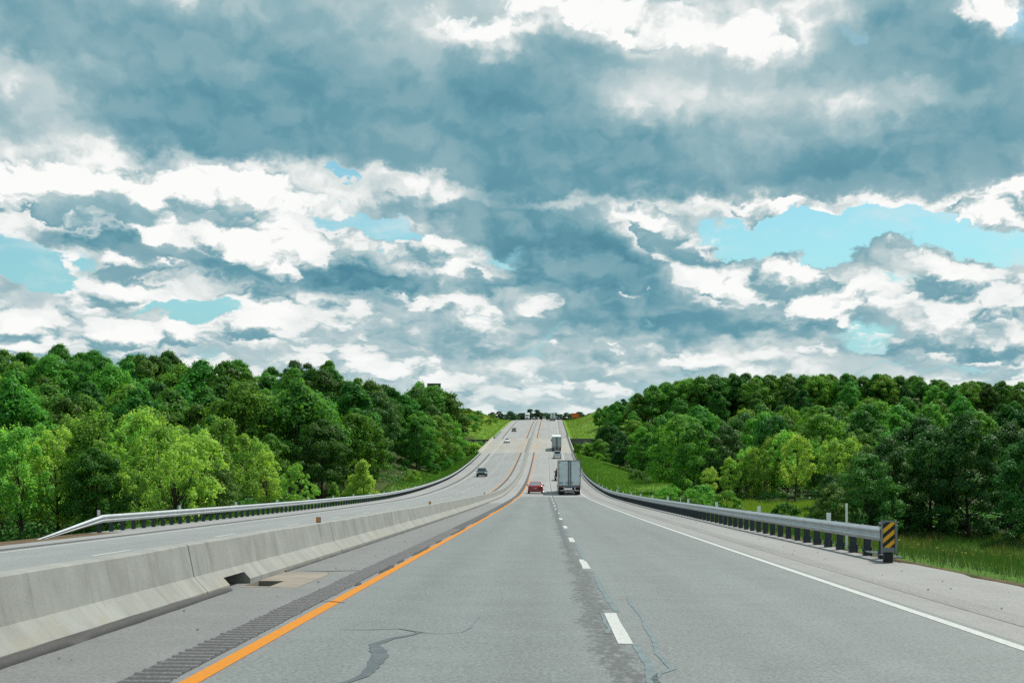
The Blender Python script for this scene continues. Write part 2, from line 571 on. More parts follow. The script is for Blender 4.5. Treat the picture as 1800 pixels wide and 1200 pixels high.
def concrete(name, base, warm=(1, 1, 1), streaks=True, stain=True):
    m, N = new_mat(name)
    uv = uvvec(N)            # (distance along, height, )
    a, h, _ = N.sep(uv)
    n1 = N.noise(uv, 1.3, 6, .62); n2 = N.noise(uv, 26, 4, .65)
    sv = N.noise(N.vmath('MULTIPLY', uv, (3.2, .35, 1)), 1.0, 6, .68)
    k = N.math('ADD', 1.0, N.math('MULTIPLY', N.math('SUBTRACT', n1, .5), .85))
    k = N.math('ADD', k, N.math('MULTIPLY', N.math('SUBTRACT', n2, .5), .22))
    if streaks:
        k = N.math('ADD', k, N.math('MULTIPLY', N.map(sv, .48, .74), -.28))
    col = N.vmath('SCALE', tuple(base * w for w in warm), k)
    if stain:
        s = N.math('MULTIPLY', N.map(h, .05, .36, 1.0, 0.0), N.map(N.noise(N.vmath('MULTIPLY', uv, (.8, 2.0, 1)), 1.2, 5, .6), .45, .68))
        col = N.mix(N.math('MULTIPLY', s, .38), col, (.30, .245, .16))
        # pale tyre scuffs
        sc = N.noise(N.vmath('MULTIPLY', uv, (1.1, 26, 1)), 1.0, 5, .7)
        col = N.mix(N.math('MULTIPLY', N.map(sc, .66, .74), N.map(h, .12, .42, .5, 0.0)), col, (.62, .62, .58))
        pock = N.map(N.voronoi(uv, 5.5, 'F1', 1.0), .0, .05, 1.0, 0.0)
        col = N.mix(N.math('MULTIPLY', pock, .6), col, (.10, .10, .09))
    finish(N, col, .9, bump=N.math('ADD', n2, N.math('MULTIPLY', n1, 2.0)), bstr=.3, bdist=.012, spec=.2)
    return m
M['barrier'] = concrete('barrier_concrete', .265, (.99, 1.02, .96))
M['parapet'] = concrete('parapet_concrete', .42, (1.03, 1.0, .90), stain=False)
M['tan_slab'] = concrete('tan_concrete', .215, (1.12, 1.0, .84), streaks=False, stain=False)
M['dark_wall'] = concrete('abutment_concrete', .17, (1.0, .96, .9), stain=False)

M['galv'] = paint('galvanized_steel', (.52, .55, .57), .42, .55, .12)
M['galv_dull'] = paint('dull_galvanized_steel', (.26, .28, .30), .55, .4, .2)
M['post'] = paint('dark_post_steel', (.065, .085, .105), .7, .15, .3)
M['reflect_white'] = paint('white_reflector', (.88, .90, .88), .35, 0, .08)
M['amber'] = paint('amber_reflector', (.72, .24, .01), .3, 0, .1)
M['black'] = paint('black_rubber', (.018, .018, .02), .75, 0, .2)
M['black_sheet'] = paint('black_sheeting', (.012, .012, .012), .5, 0, .1)
M['yellow_sheet'] = paint('yellow_sheeting', (.92, .47, .01), .45, 0, .08)
M['orange_sheet'] = paint('orange_sheeting', (.75, .14, .008), .45, 0, .1)
def dirt_mat():
    m, N = new_mat('brown_dirt')
    uv = uvvec(N); n = N.noise(uv, 1.2, 6, .65); n2 = N.noise(uv, 12, 4, .7)
    finish(N, N.ramp(N.math('ADD', N.math('MULTIPLY', n, .6), N.math('MULTIPLY', n2, .4)), [(.35, (.055, .036, .022)), (.5, (.12, .085, .05)), (.65, (.20, .16, .11))]), .95, bump=n2, bstr=.6, bdist=.03, spec=.1)
    return m
M['dirt'] = dirt_mat()
M['pit'] = paint('pit_dark', (.02, .018, .015), .9)
# ------------------------------------------------------------------ highway alignment
_PY = np.array([-80, -40, 0, 60, 110, 158, 210, 258, 322, 376, 473, 560, 620, 680, 740, 800, 900, 1100, 1600, 3000, 8000], float)
_PZ = np.array([1.62, .05, -1.52, -3.87, -5.70, -7.24, -8.12, -8.26, -7.15, -5.48, -1.97, 1.38, 3.58, 5.62, 6.98, 7.50, 7.20, 4.8, -2.0, -14, -40], float)
def _hermite_setup(x, y):
    d = np.diff(y) / np.diff(x)
    m = np.empty_like(y); m[0] = d[0]; m[-1] = d[-1]
    h = np.diff(x)
    m[1:-1] = (d[:-1] * h[1:] + d[1:] * h[:-1]) / (h[:-1] + h[1:])
    return m
_PM = _hermite_setup(_PY, _PZ)
def P(Y):
    Y = np.clip(np.asarray(Y, float), _PY[0], _PY[-1])
    i = np.clip(np.searchsorted(_PY, Y, side='right') - 1, 0, len(_PY) - 2)
    h = _PY[i + 1] - _PY[i]; t = (Y - _PY[i]) / h
    return (_PZ[i] * (1 + 2 * t) * (1 - t) ** 2 + h * _PM[i] * t * (1 - t) ** 2
            + _PZ[i + 1] * t * t * (3 - 2 * t) + h * _PM[i + 1] * t * t * (t - 1))
def cx(Y):
    Y = np.clip(np.asarray(Y, float), 0, 740)
    return 2.4 * (Y / 700.0) ** 2
CROWN = -4.95
def fall(u):
    u = np.asarray(u, float)
    return np.where(u > CROWN, .045 - .010 * (u - CROWN), .045 - .030 * (CROWN - u))
def road(u, Y, dz=0.0):
    return (float(u + cx(Y)), float(Y), float(P(Y) + fall(u) + dz))

B0, B1 = 376.0, 473.0            # the bridge
stations = np.concatenate([np.arange(-12, 40, 1.0), np.arange(40, 160, 2.5), np.arange(160, 376, 4.0), np.arange(376, 473, 4.85),
                           np.arange(473, 760, 4.0), np.arange(760, 1200, 12.0), [1200.0]])

def strip(name, u0, u1, y0, y1, mat, dz=0.0, nu=3, width=None, parent=None, skip=None, extra=()):
    """a sheet that follows the carriageway between offsets u0 and u1"""
    ys = np.unique(np.concatenate([[y0], stations[(stations > y0 + .3) & (stations < y1 - .3)], [y1], [e for e in extra if y0 < e < y1]]))
    us = np.linspace(u0, u1, nu) if np.isscalar(nu) else np.array(nu, float)
    vs, uvs, fs = [], [], []
    for Y in ys:
        for j, u in enumerate(us):
            uu = u
            if width is not None:
                uu = u + (width(Y) if j == len(us) - 1 else 0)
            vs.append(road(uu, Y, dz)); uvs.append((uu, Y))
    n = len(us)
    for i in range(len(ys) - 1):
        for j in range(n - 1):
            if skip and skip((us[j] + us[j + 1]) / 2, (ys[i] + ys[i + 1]) / 2):
                continue
            fs.append((i * n + j, i * n + j + 1, (i + 1) * n + j + 1, (i + 1) * n + j))
    o = mesh_obj(name, vs, fs, mat, parent, True, uvs)
    if parent is None:
        tag(o, kind='structure')
    return o

U_YEL, U_WHT, U_DASH = -2.70, 4.66, .82
EDGE_R, EDGE_L = 7.62, -18.3
SLAB = (-4.46, -3.62, 20.1, 23.6)
in_slab = lambda u, Y: SLAB[0] < u < SLAB[1] and SLAB[2] < Y < SLAB[3]
ragged = lambda Y: .10 * math.sin(Y * .9) * math.sin(Y * .37 + 1) + .05 * math.sin(Y * 2.3)

for (a, b) in ((-12, B0), (B1, 1200)):
    for (c0, c1, mm) in (((a, 150, M['lane']), (150, b, M['lane_beyond'])) if a < 0 else ((a, b, M['lane_beyond']),)):  # the paler stretch short of the bridge paints in the low-angle sky reflection
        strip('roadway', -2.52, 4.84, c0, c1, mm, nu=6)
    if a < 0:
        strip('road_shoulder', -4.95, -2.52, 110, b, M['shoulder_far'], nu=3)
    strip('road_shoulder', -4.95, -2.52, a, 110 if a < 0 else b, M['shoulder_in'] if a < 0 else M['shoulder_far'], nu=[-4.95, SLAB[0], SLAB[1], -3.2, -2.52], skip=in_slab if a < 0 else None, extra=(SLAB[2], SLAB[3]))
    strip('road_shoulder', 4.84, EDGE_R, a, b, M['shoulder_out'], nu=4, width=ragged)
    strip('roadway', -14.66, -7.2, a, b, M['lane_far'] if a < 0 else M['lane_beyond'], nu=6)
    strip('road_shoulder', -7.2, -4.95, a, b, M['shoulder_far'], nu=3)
    strip('road_shoulder', EDGE_L, -14.66, a, b, M['shoulder_far'], nu=3)

strip('dirt_verge', EDGE_L - .02, -16.75, -12, 54.5, M['dirt'], .005, 3)

# painted lines, 4 mm up
strip('road_marking', U_YEL - .075, U_YEL + .075, -12, 1100, M['yellow_line'], .004, 2)
strip('road_marking', U_WHT - .07, U_WHT + .07, -12, 1100, M['white_line'], .004, 2)
strip('road_marking', -7.11, -6.97, -12, 1100, M['yellow_line'], .004, 2)
strip('road_marking', -14.48, -14.34, -12, 1100, M['white_line'], .004, 2)
def dashes(uc, first, cycle, length, wd, last):
    vs, fs, uvs = [], [], []
    Y = first; rng = random.Random(3)
    while Y < last:
        b = len(vs)
        k = 3
        j = rng.uniform(-.015, .015)
        for i in range(k + 1):
            yy = Y + length * i / k
            for s in (-1, 1):
                uu = uc + j + s * (wd / 2 + rng.uniform(-.008, .008))
                vs.append(road(uu, yy, .004)); uvs.append((uu, yy))
        for i in range(k):
            fs.append((b + 2 * i, b + 2 * i + 1, b + 2 * i + 3, b + 2 * i + 2))
        Y += cycle
    tag(mesh_obj('road_marking', vs, fs, M['white_line'], None, False, uvs), kind='structure')
dashes(U_DASH, 13.3 - 12.2, 12.2, 3.25, .14, 900)
dashes(-10.72, 8.0, 12.2, 3.1, .14, 900)

# milled rumble strips: a dark shallow strip with a rib every 0.3 m where it is near enough to see
def rumble(u0, u1, y0, y1, ribs):
    strip('rumble_strip', u0, u1, y0, y1, M['rumble'], .004, 2)
    if not ribs: return
    vs, fs, uvs = [], [], []
    Y = y0; rng = random.Random(7)
    while Y < ribs:
        b = len(vs); e = rng.uniform(-.025, .025); w = .060
        for (du, dY, z) in ((u0 - .01 + e, 0, .005), (u1 + .01 + e, 0, .005), (u0 + e, .02, .013), (u1 + e, .02, .013),
                            (u0 + e, w - .02, .013), (u1 + e, w - .02, .013), (u0 - .01 + e, w, .005), (u1 + .01 + e, w, .005)):
            vs.append(road(du, Y + dY, z)); uvs.append((du, Y + dY))
        for i in range(3):
            fs.append((b + 2 * i, b + 2 * i + 1, b + 2 * i + 3, b + 2 * i + 2))
        Y += .225
    tag(mesh_obj('rumble_strip_rib', vs, fs, M['rumble_rib'], None, False, uvs), kind='structure')
for (a, b) in ((-6, B0), (B1, 760)):
    rumble(-3.24, -2.87, a, b, 48 if a < 0 else 0)
    rumble(-6.80, -6.42, a, b, 0)
    strip('rumble_strip', 5.40, 5.85, a, b, asphalt('outer_rumble_asphalt', .165, (1.0, .99, .97), contrast=.4, streak=.4), .004, 2)
    strip('rumble_strip', -15.45, -15.05, a, b, M['rumble'], .004, 2)

# sealed cracks: ribbons poured along the joints
def ribbon(name, pts, mat, dz=.0045, rough=.25, seed=1):
    rng = random.Random(seed)
    # densify and roughen
    d = []
    for (a, b) in zip(pts[:-1], pts[1:]):
        L = math.hypot(b[0] - a[0], b[1] - a[1]); n = max(1, int(L / .12))
        for i in range(n):
            t = i / n
            d.append(tuple(a[k] + (b[k] - a[k]) * t for k in range(3)))
    d.append(pts[-1])
    vs, fs, uvs = [], [], []
    for i, (u, Y, w) in enumerate(d):
        p, q = d[max(i - 1, 0)], d[min(i + 1, len(d) - 1)]
        tx, ty = q[0] - p[0], q[1] - p[1]; L = math.hypot(tx, ty) or 1
        nx, ny = -ty / L, tx / L
        wl = w * (1 + rng.uniform(-rough, rough)) / 2; wr = w * (1 + rng.uniform(-rough, rough)) / 2
        for (s, ww) in ((1, wl), (-1, wr)):
            vs.append(road(u + nx * ww * s, Y + ny * ww * s, dz)); uvs.append((u, Y))
        if i:
            b = 2 * i
            fs.append((b - 2, b, b + 1, b - 1))
    tag(mesh_obj(name, vs, fs, mat, None, False, uvs), kind='structure')

def on_road(x, y):
    """where the sight line through a point of the near flat stretch meets the pavement, as (offset, distance)"""
    u = 0.0
    for _ in range(4):
        Y = 2400 * (1.52 - float(fall(u))) / (y - 854.0)
        u = (x - VX) / 2400 * Y
    return u, Y
def px_ribbon(name, pts, mat, seed, dz=.0045, rough=.25):
    ribbon(name, [on_road(x, y) + (w * .66,) for (x, y, w) in pts], mat, dz, rough, seed)

px_ribbon('sealed_crack', [(596, 1106, .02), (640, 1106, .03), (700, 1104, .05), (738, 1110, .09), (722, 1115, .10), (690, 1121, .13), (657, 1132, .16), (664, 1143, .22),
                           (668, 1150, .22), (655, 1172, .17), (640, 1187, .13), (610, 1198, .10), (560, 1215, .10)], M['sealant'], 1)
px_ribbon('sealed_crack', [(738, 1110, .05), (770, 1113, .02), (812, 1110, .02), (826, 1102, .05), (834, 1091, .05), (842, 1083, .03)], M['sealant_pale'], 2)
px_ribbon('sealed_crack', [(1056, 1076, .05), (1063, 1088, .07), (1062, 1094, .06), (1072, 1103, .06), (1066, 1112, .08), (1078, 1113, .07)], M['sealant_pale'], 3)
px_ribbon('sealed_crack', [(1102, 1048, .04), (1108, 1060, .06), (1118, 1072, .06), (1128, 1084, .05), (1133, 1100, .07), (1148, 1120, .07), (1153, 1136, .08), (1154, 1148, .07),
                           (1172, 1164, .08), (1182, 1175, .09), (1160, 1183, .08), (1150, 1192, .09), (1158, 1204, .10), (1170, 1220, .1)], M['sealant_pale'], 4)
px_ribbon('sealed_crack', [(1118, 1132, .10), (1128, 1150, .12), (1140, 1168, .12), (1146, 1185, .14), (1150, 1210, .15)], M['sealant_pale'], 5)
px_ribbon('sealed_crack', [(1046, 1012, .10), (1058, 1035, .12), (1068, 1050, .13), (1075, 1062, .10), (1084, 1074, .10)], M['sealant_pale'], 6)
px_ribbon('sealed_crack', [(1010, 952, .12), (1018, 968, .10), (1024, 980, .09), (1030, 985, .07)], M['sealant_pale'], 7)
# far lane joint sealed black, and the broken black seam along the yellow line
ribbon('sealed_crack', [(.62, 33, .06), (.66, 60, .10), (.98, 100, .09), (1.0, 160, .10), (.95, 230, .10), (.95, 320, .10), (.95, B0, .10)], M['sealant'], seed=8)
ribbon('sealed_crack', [(.95, B1, .12), (.95, 700, .12)], M['sealant'], seed=9)
ribbon('sealed_crack', [(5.12, B1, .14), (5.12, 720, .14)], M['sealant'], seed=10)
for k, (a, b, w) in enumerate(((20.6, 21.2, .05), (23.5, 26.0, .10), (26.5, 27.8, .05), (29.5, 34.0, .11), (36, 38, .06), (42, 50, .12), (54, 72, .10), (76, 130, .13), (136, 250, .10))):
    ribbon('sealed_crack', [(-2.82, a, .02), (-2.83, a + (b - a) * .3, w), (-2.82, a + (b - a) * .7, w), (-2.83, b, .02)], M['tar'], seed=20 + k, rough=.5, dz=.0085)
ribbon('sealed_crack', [(-3.05, 17.7, .02), (-2.75, 17.75, .05), (-2.55, 17.6, .03)], M['tar'], seed=40, dz=.0085)
ribbon('sealed_crack', [(-4.3, 24.1, .03), (-3.8, 24.0, .10), (-3.2, 24.3, .06), (-2.9, 24.2, .03)], M['tar'], seed=41)
for k, Y in enumerate((150, 185, 240, 262)):
    ribbon('sealed_crack', [(-4.3, Y, .2), (-2.9, Y + .5, .2)], M['sealant'], seed=50 + k)
ribbon('deck_joint', [(-5.62, B0 + 1, .2), (-5.62, B1 - 1, .2)], M['tar'], seed=70, dz=.012)
ribbon('sealed_crack', [(-7.3, 12, .05), (-7.28, 120, .06)], M['sealant'], seed=60)
ribbon('sealed_crack', [(-14.9, 30, .05), (-14.9, 300, .08)], M['sealant'], seed=61)

# a few stones and scraps on the shoulders
rng = random.Random(11)
mb = MB()
for _ in range(90):
    if rng.random() < .6: u, Y = rng.uniform(5.0, 7.5), rng.uniform(12, 70)
    else: u, Y = rng.uniform(-4.3, -3.4), rng.uniform(11, 60)
    s = rng.uniform(.008, .028); c = Vector(road(u, Y, s * .5))
    mb.add([c + Vector((rng.uniform(.6, 1.2) * s * a, rng.uniform(.6, 1.3) * s * b, rng.uniform(.5, .9) * s * d)) for (a, b, d) in
            ((1, 0, -.5), (-1, 0, -.5), (0, 1, -.5), (0, -1, -.5), (.3, .2, 1))], [(0, 2, 4), (2, 1, 4), (1, 3, 4), (3, 0, 4), (0, 3, 1, 2)])
tag(mb.build('gravel', M['shoulder_out']), 'scattered small stones and grit along the shoulders', 'gravel', kind='stuff')
M['shoulder_out']  # shared

# ------------------------------------------------------------------ median barrier
def sweep(name, prof_at, ys, mat, parent=None, closed=False, caps=True, smooth=False, uvk=1.0):
    """prof_at(Y) -> list of (offset, height); ys may repeat a value for a sudden step"""
    vs, fs, uvs = [], [], []; n = None
    for i, Y in enumerate(ys):
        pr = prof_at(i, Y); n = len(pr)
        for (u, h) in pr:
            x, yy, z = road(u, Y); vs.append((x, yy, z - float(fall(u)) + float(fall(CROWN)) * 0 + float(fall(u)) + h)); uvs.append((Y * uvk, h))
    for i in range(len(ys) - 1):
        for k in range(n if closed else n - 1):
            k2 = (k + 1) % n
            fs.append((i * n + k, i * n + k2, (i + 1) * n + k2, (i + 1) * n + k))
    if caps:
        fs.append(tuple(range(n))); m = (len(ys) - 1) * n
        fs.append(tuple(m + k for k in range(n - 1, -1, -1)))
    return mesh_obj(name, vs, fs, mat, parent, smooth, uvs)

NOTCH = (19.55, 20.9)
joints = [18.25 + 12.2 * k for k in range(0, 58)]
def barrier_span(y0, y1):
    ys = [y0]
    base = [v for v in stations if y0 < v < y1]
    ev = [(Y, 'p') for Y in base]
    for j in joints:
        if y0 + .1 < j < y1 - .1:
            ev += [(j - .025, 'p'), (j - .012, 'j'), (j + .012, 'j'), (j + .025, 'p')]
    for s in (0, 1):
        if y0 < NOTCH[s] < y1:
            ev += [(NOTCH[s], 'n0' if s == 0 else 'n1')]
    ev.sort()
    seq = [(y0, 0)]
    for Y, k in ev:
        if k == 'p':
            if any(abs(Y - j) < .02 for j in joints): continue
            seq.append((Y, 2 if NOTCH[0] < Y < NOTCH[1] else 0))
        elif k == 'j': seq.append((Y, 1))
        elif k == 'n0': seq += [(Y, 0), (Y + .001, 2)]
        else: seq += [(Y - .001, 2), (Y, 0)]
    seq.append((y1, 0))
    rng = random.Random(int(y0))
    def prof(i, Y):
        k = seq[i][1]; g = .014 if k == 1 else 0.0
        w = .006 * math.sin(Y * .33) + .004 * math.sin(Y * 1.1)
        r = [(-4.48 - g, -.05), (-4.48 - g, .075), (-4.574 - g, .177), (-4.66 - g, .27), (-4.745 - g, .685 - g + w), (-4.765 - g, .70 - g + w)]
        if k == 2:
            r[0] = (-4.90, -.05); r[1] = (-4.90, .15); r[2] = (-4.575, .176)
        l = [(-4.945 + g, .70 - g + w), (-4.965 + g, .685 - g + w), (-5.05 + g, .27), (-5.23 + g, .075), (-5.23 + g, -.05)]
        return r + l
    return [s[0] for s in seq], prof

root = empty('median_barrier', road(CROWN, 60))
tag(root, 'long low concrete barrier running between the two carriageways', 'barrier')
def under(o, r):
    """parent o to r without moving it"""
    o.parent = r; o.matrix_parent_inverse = Matrix.Translation(-Vector(r.location)) if r.rotation_euler.z == 0 else r.matrix_basis.inverted()
    return o
ys, prof = barrier_span(-8, 1000)
under(sweep('barrier_wall', prof, ys, M['barrier']), root)

# black asphalt fillet at the barrier's foot
def fillet(i, Y):
    t = float(smooth01(Y, 14, 24)); w = .105 * (1 - t) + .05 * t; h = .07 * (1 - t) + .03 * t
    j = .005 * math.sin(Y * 3.1) + .004 * math.sin(Y * 7.7)
    return [(-4.49, h + j), (-4.49 + w * .45 + j, h * .9 + j), (-4.49 + w + j, .0), (-4.49 + w + j, -.03)]
for (a, b) in ((-8, NOTCH[0] - .05), (23.7, B0)):
    yy = sorted(set([a, b] + [v for v in np.arange(a, min(b, 60), .35)] + [v for v in stations if a < v < b]))
    o = sweep('asphalt_curb', fillet, yy, M['curb'], caps=False, smooth=True)
    tag(o, kind='structure')

# drain inlet in the shoulder, below the notch
root = empty('drain_inlet', road(-4.05, 21.8))
tag(root, 'tan concrete drain inlet with a dark opening at the foot of the concrete barrier', 'drain')
u0, u1, y0, y1 = SLAB; hu, hy0, hy1 = -4.06, 20.3, 21.45
vs = []; uvs = []
def q(u, Y, dz): vs.append(road(u, Y, dz)); uvs.append((Y, u)); return len(vs) - 1
gr = [u0, hu, u1]; gy = [y0, hy0, hy1, y1]
idx = {(i, j): q(gr[i], gy[j], .003) for i in range(3) for j in range(4)}
fs = [(idx[i, j], idx[i + 1, j], idx[i + 1, j + 1], idx[i, j + 1]) for i in range(2) for j in range(3) if not (i == 0 and j == 1)]
lo = {(i, j): q(gr[i], gy[j], -.14) for i in (0, 1) for j in (1, 2)}
for (a, b) in (((0, 1), (1, 1)), ((1, 1), (1, 2)), ((1, 2), (0, 2)), ((0, 2), (0, 1))):
    fs.append((idx[a], lo[a], lo[b], idx[b]))
under(mesh_obj('slab', vs, fs, M['tan_slab'], None, False, uvs), root)
mb = MB()
p00, p10, p11, p01 = [Vector(road(a, b, -.141)) for (a, b) in ((u0, hy0), (hu, hy0), (hu, hy1), (u0, hy1))]
dn = Vector((0, 0, -.7))
mb.add([p00, p10, p11, p01, p00 + dn, p10 + dn, p11 + dn, p01 + dn], [(0, 4, 5, 1), (1, 5, 6, 2), (2, 6, 7, 3), (3, 7, 4, 0), (4, 7, 6, 5)])
under(mb.build('pit', M['pit']), root)

# amber reflectors on the barrier
for k, (Y, lab) in enumerate(((29.5, 'amber reflector on the barrier top nearest the camera'), (58.5, 'small amber reflector on the barrier top, second along from the drain'),
                             (112, 'small amber reflector on the barrier top beside the red car'))):
    r = empty('barrier_reflector', road(-4.85, Y, .695))
    tag(r, lab, 'reflector', 'amber reflectors on the concrete barrier')
    MB().box(-.042, .042, -.012, -.004, .02, .11, .003).build('lens', M['amber'], r)
    MB().box(-.05, .05, -.004, .010, 0, .122).build('bracket', M['black'], r)

# ------------------------------------------------------------------ guardrails
W_PROF = [(0, .0), (.012, .012), (.045, .045), (.08, .068), (.08, .095), (.045, .118), (.012, .150), (.012, .162), (.045, .194), (.08, .217), (.08, .244), (.045, .267), (.012, .300), (0, .312)]

def guardrail(name, label, uc, y0, y1, side, spacing, n_parts, ramp=None, tab_every=8, tab_first=0, low_feet=0, group=None, top=.715):
    """side=+1: rail stands right of the road (traffic face towards -X)"""
    root = empty(name, road(uc, y0))
    tag(root, label, 'guardrail', group)
    face = uc - side * .20
    def drop(Y):
        return 0.0 if ramp is None or Y >= ramp else min(1.0, (ramp - Y) / (ramp - y0)) * (top - .03)
    ys = sorted(set([y0] + list(np.arange(y0, min(y1, y0 + 60), 1.0)) + [v for v in stations if y0 < v < y1] + [y1]))
    tilt = lambda Y: drop(Y) / top
    def prof(i, Y):
        d = drop(Y); t = tilt(Y); pts = []
        for (o, h) in W_PROF:
            hh = h * (1 - .75 * t)
            pts.append((face - side * (o * (1 - .3 * t)) + side * .06, top - .312 + hh - d + .22 * t))
        back = [(a + side * .006, b) for (a, b) in reversed(pts)]
        return pts + back
    o = sweep('rail', prof, ys, M['galv'], closed=True, smooth=True)
    under(o, root)
    # posts: one mesh shared by all, with a block between post and rail
    mb = MB(); zc = top - .155
    mb.box(-.075, .075, -.05, -.042, -.45, zc + .15).box(-.075, .075, .042, .05, -.45, zc + .15).box(-.006, .006, -.042, .042, -.45, zc + .15)
    post_me = None
    ysp = []
    Y = y0 + .95 if ramp is None else ramp
    while Y < y1:
        ysp.append(Y); Y += spacing
    bl = MB(); bl.box(-side * .075 if side < 0 else -.135, .135 if side < 0 else -.075, -.06, .06, zc - .16, zc + .17, .008)
    pm = bl2 = None
    for i, Y in enumerate(ysp[:n_parts]):
        loc = Vector(road(uc, Y)) - Vector(root.location)
        if pm is None:
            pp = mb.build('post', M['post'], root); pp.location = loc; pm = pp.data
            bb = bl.build('offset_block', M['post'], pp); bl2 = bb.data
        else:
            pp = bpy.data.objects.new('post', pm); COL.objects.link(pp); pp.parent = root; pp.location = loc
            bb = bpy.data.objects.new('offset_block', bl2); COL.objects.link(bb); bb.parent = pp
    rest = ysp[n_parts:]
    if rest:
        far = MB()
        for Y in rest:
            x, yy, z = road(uc, Y)
            far.box(x - .075, x + .075, yy - .05, yy + .05, z - .4, z + zc + .15)
        o = far.build('post', M['post']); under(o, root); o['kind'] = 'stuff'
    tm = None
    for i, Y in enumerate(ysp):
        if i < tab_first or (i - tab_first) % tab_every: continue
        if Y > 190: break
        loc = Vector(road(uc, Y)) - Vector(root.location) + Vector((0, -.06, zc + .13))
        if tm is None:
            t = MB().box(-.06, .06, -.008, .0, 0, .22, .003).build('reflector_tab', M['reflect_white'], root); t.location = loc; tm = t.data
        else:
            t = bpy.data.objects.new('reflector_tab', tm); COL.objects.link(t); t.parent = root; t.location = loc
    return root, ysp

gr_r, posts_r = guardrail('guardrail', 'steel guardrail along the right shoulder, ending at the black and yellow striped marker', 7.56, 29.4, 374, 1, 1.46, 96, tab_first=4)
gr_l, posts_l = guardrail('guardrail', 'steel guardrail beyond the oncoming lanes with its near end bent down to the ground', -17.75, 47.5, 374, -1, 1.52, 96, ramp=54.6)
guardrail('guardrail', 'short pale guardrail past the bridge beside the oncoming lanes', -18.0, B1 + 3, 545, -1, 1.9, 38, tab_every=99, tab_first=98)
guardrail('guardrail', 'short guardrail just past the bridge on the outbound side', 7.78, B1 + 3, 506, 1, 1.9, 16, tab_every=99, tab_first=98)

# breakaway feet, strut and cable of the near terminal
zf = .02
foot_me = None
for i in range(7):
    Y = posts_r[i]
    x, yy, z = road(7.56, Y); loc = Vector((x, yy, z)) - Vector(gr_r.location)
    if foot_me is None:
        mb = MB().box(-.10, -.078, -.07, .07, -.05, .20, .004).box(.078, .10, -.07, .07, -.05, .20, .004).tube([(-.13, -.03, .12), (.13, -.03, .12)], .018, 8)
        ft = mb.build('post_foot', M['post'], gr_r); ft.location = loc; foot_me = ft.data
    else:
        ft = bpy.data.objects.new('post_foot', foot_me); COL.objects.link(ft); ft.parent = gr_r; ft.location = loc
mb = MB()
a, b = Vector(road(7.50, 28.75, .10)), Vector(road(7.56, posts_r[1], .10))
for s in (-.06, .06):
    mb.tube([a + Vector((s, 0, 0)), b + Vector((s, 0, 0))], .022, 6)
under(mb.build('ground_strut', M['galv_dull']), gr_r)
mb = MB()
pts = [Vector(road(7.38, 29.9, .72)), Vector(road(7.34, 29.7, .66)), Vector(road(7.33, 29.6, .45)), Vector(road(7.38, 29.4, .30)), Vector(road(7.52, 28.9, .16))]
mb.tube(pts, .013, 6)
under(mb.build('cable', M['black'], None), gr_r)
mb = MB()
x, yy, z = road(7.40, 29.15)
mb.box(x - .10, x + .10, yy - .30, yy + .55, z + .40, z + .44, .008).box(x - .10, x + .10, yy - .30, yy + .55, z + .76, z + .80, .008)
mb.box(x + .06, x + .09, yy - .30, yy + .55, z + .44, z + .76)
under(mb.build('end_channel', M['galv_dull']), gr_r)

# striped object marker on the terminal
root = empty('object_marker', road(7.27, 28.72))
tag(root, 'black and yellow diagonally striped hazard marker on the guardrail end', 'sign')
ZB, HW, HH = .32, .125, .53
MB().box(-HW - .035, HW + .04, -.004, .012, ZB - .10, ZB + HH + .03).build('back_plate', M['galv_dull'], root)
fr = MB()
for s in (-1, 1):
    fr.box(s * (HW + .022) - .016, s * (HW + .022) + .016, -.05, -.004, ZB - .12, ZB + HH + .035, .004)
fr.build('side_channel', M['galv_dull'], root)
# panel with real stripes: rectangle clipped into diagonal bands
def clip_band(x0, x1, z0, z1, s0, s1):
    """part of the rectangle where s0 <= z - k*x <= s1"""
    k = .86
    poly = [(x0, z0), (x1, z0), (x1, z1), (x0, z1)]
    def half(poly, f):
        out = []
        for i in range(len(poly)):
            a, b = poly[i], poly[(i + 1) % len(poly)]
            fa, fb = f(a), f(b)
            if fa >= 0: out.append(a)
            if (fa >= 0) != (fb >= 0):
                t = fa / (fa - fb); out.append((a[0] + (b[0] - a[0]) * t, a[1] + (b[1] - a[1]) * t))
        return out
    poly = half(poly, lambda p: p[1] - k * p[0] - s0)
    return half(poly, lambda p: s1 - (p[1] - k * p[0])) if poly else []
bands = MB(), MB()
S = .20
for i in range(-2, 7):
    s0 = ZB - .02 + (i - .98) * S * .5
    pl = clip_band(-HW, HW, ZB, ZB + HH, s0, s0 + S * .5)
    if len(pl) >= 3:
        m_ = bands[(i + 1) % 2]
        n = len(pl)
        m_.add([(x, -.0075, z) for (x, z) in pl] + [(x, -.0045, z) for (x, z) in pl], [tuple(range(n)), ] + [(j, j + n, (j + 1) % n + n, (j + 1) % n) for j in range(n)])
bands[0].build('yellow_stripes', M['yellow_sheet'], root)
bands[1].build('black_stripes', M['black_sheet'], root)
MB().box(-.085, .10, .0, .16, -.02, .20, .015).box(-.07, .085, .015, .14, .20, .30, .01).build('foot', M['black'], root)

# white delineator posts
def delineator(u, Y, h, label, w=.062):
    r = empty('delineator_post', (u + float(cx(Y)), Y, float(ground_z(u, Y)) - .05))
    tag(r, label, 'post', 'white delineator posts')
    MB().box(-w / 2, w / 2, -.012, .012, 0, h, .004).box(-w * .2, w * .2, .012, .024, 0, h * .96).build('stake', M['reflect_white'], r)
    MB().box(-w * .42, w * .42, -.016, -.0125, h - .20, h - .06).build('reflector', M['reflect_white'], r)
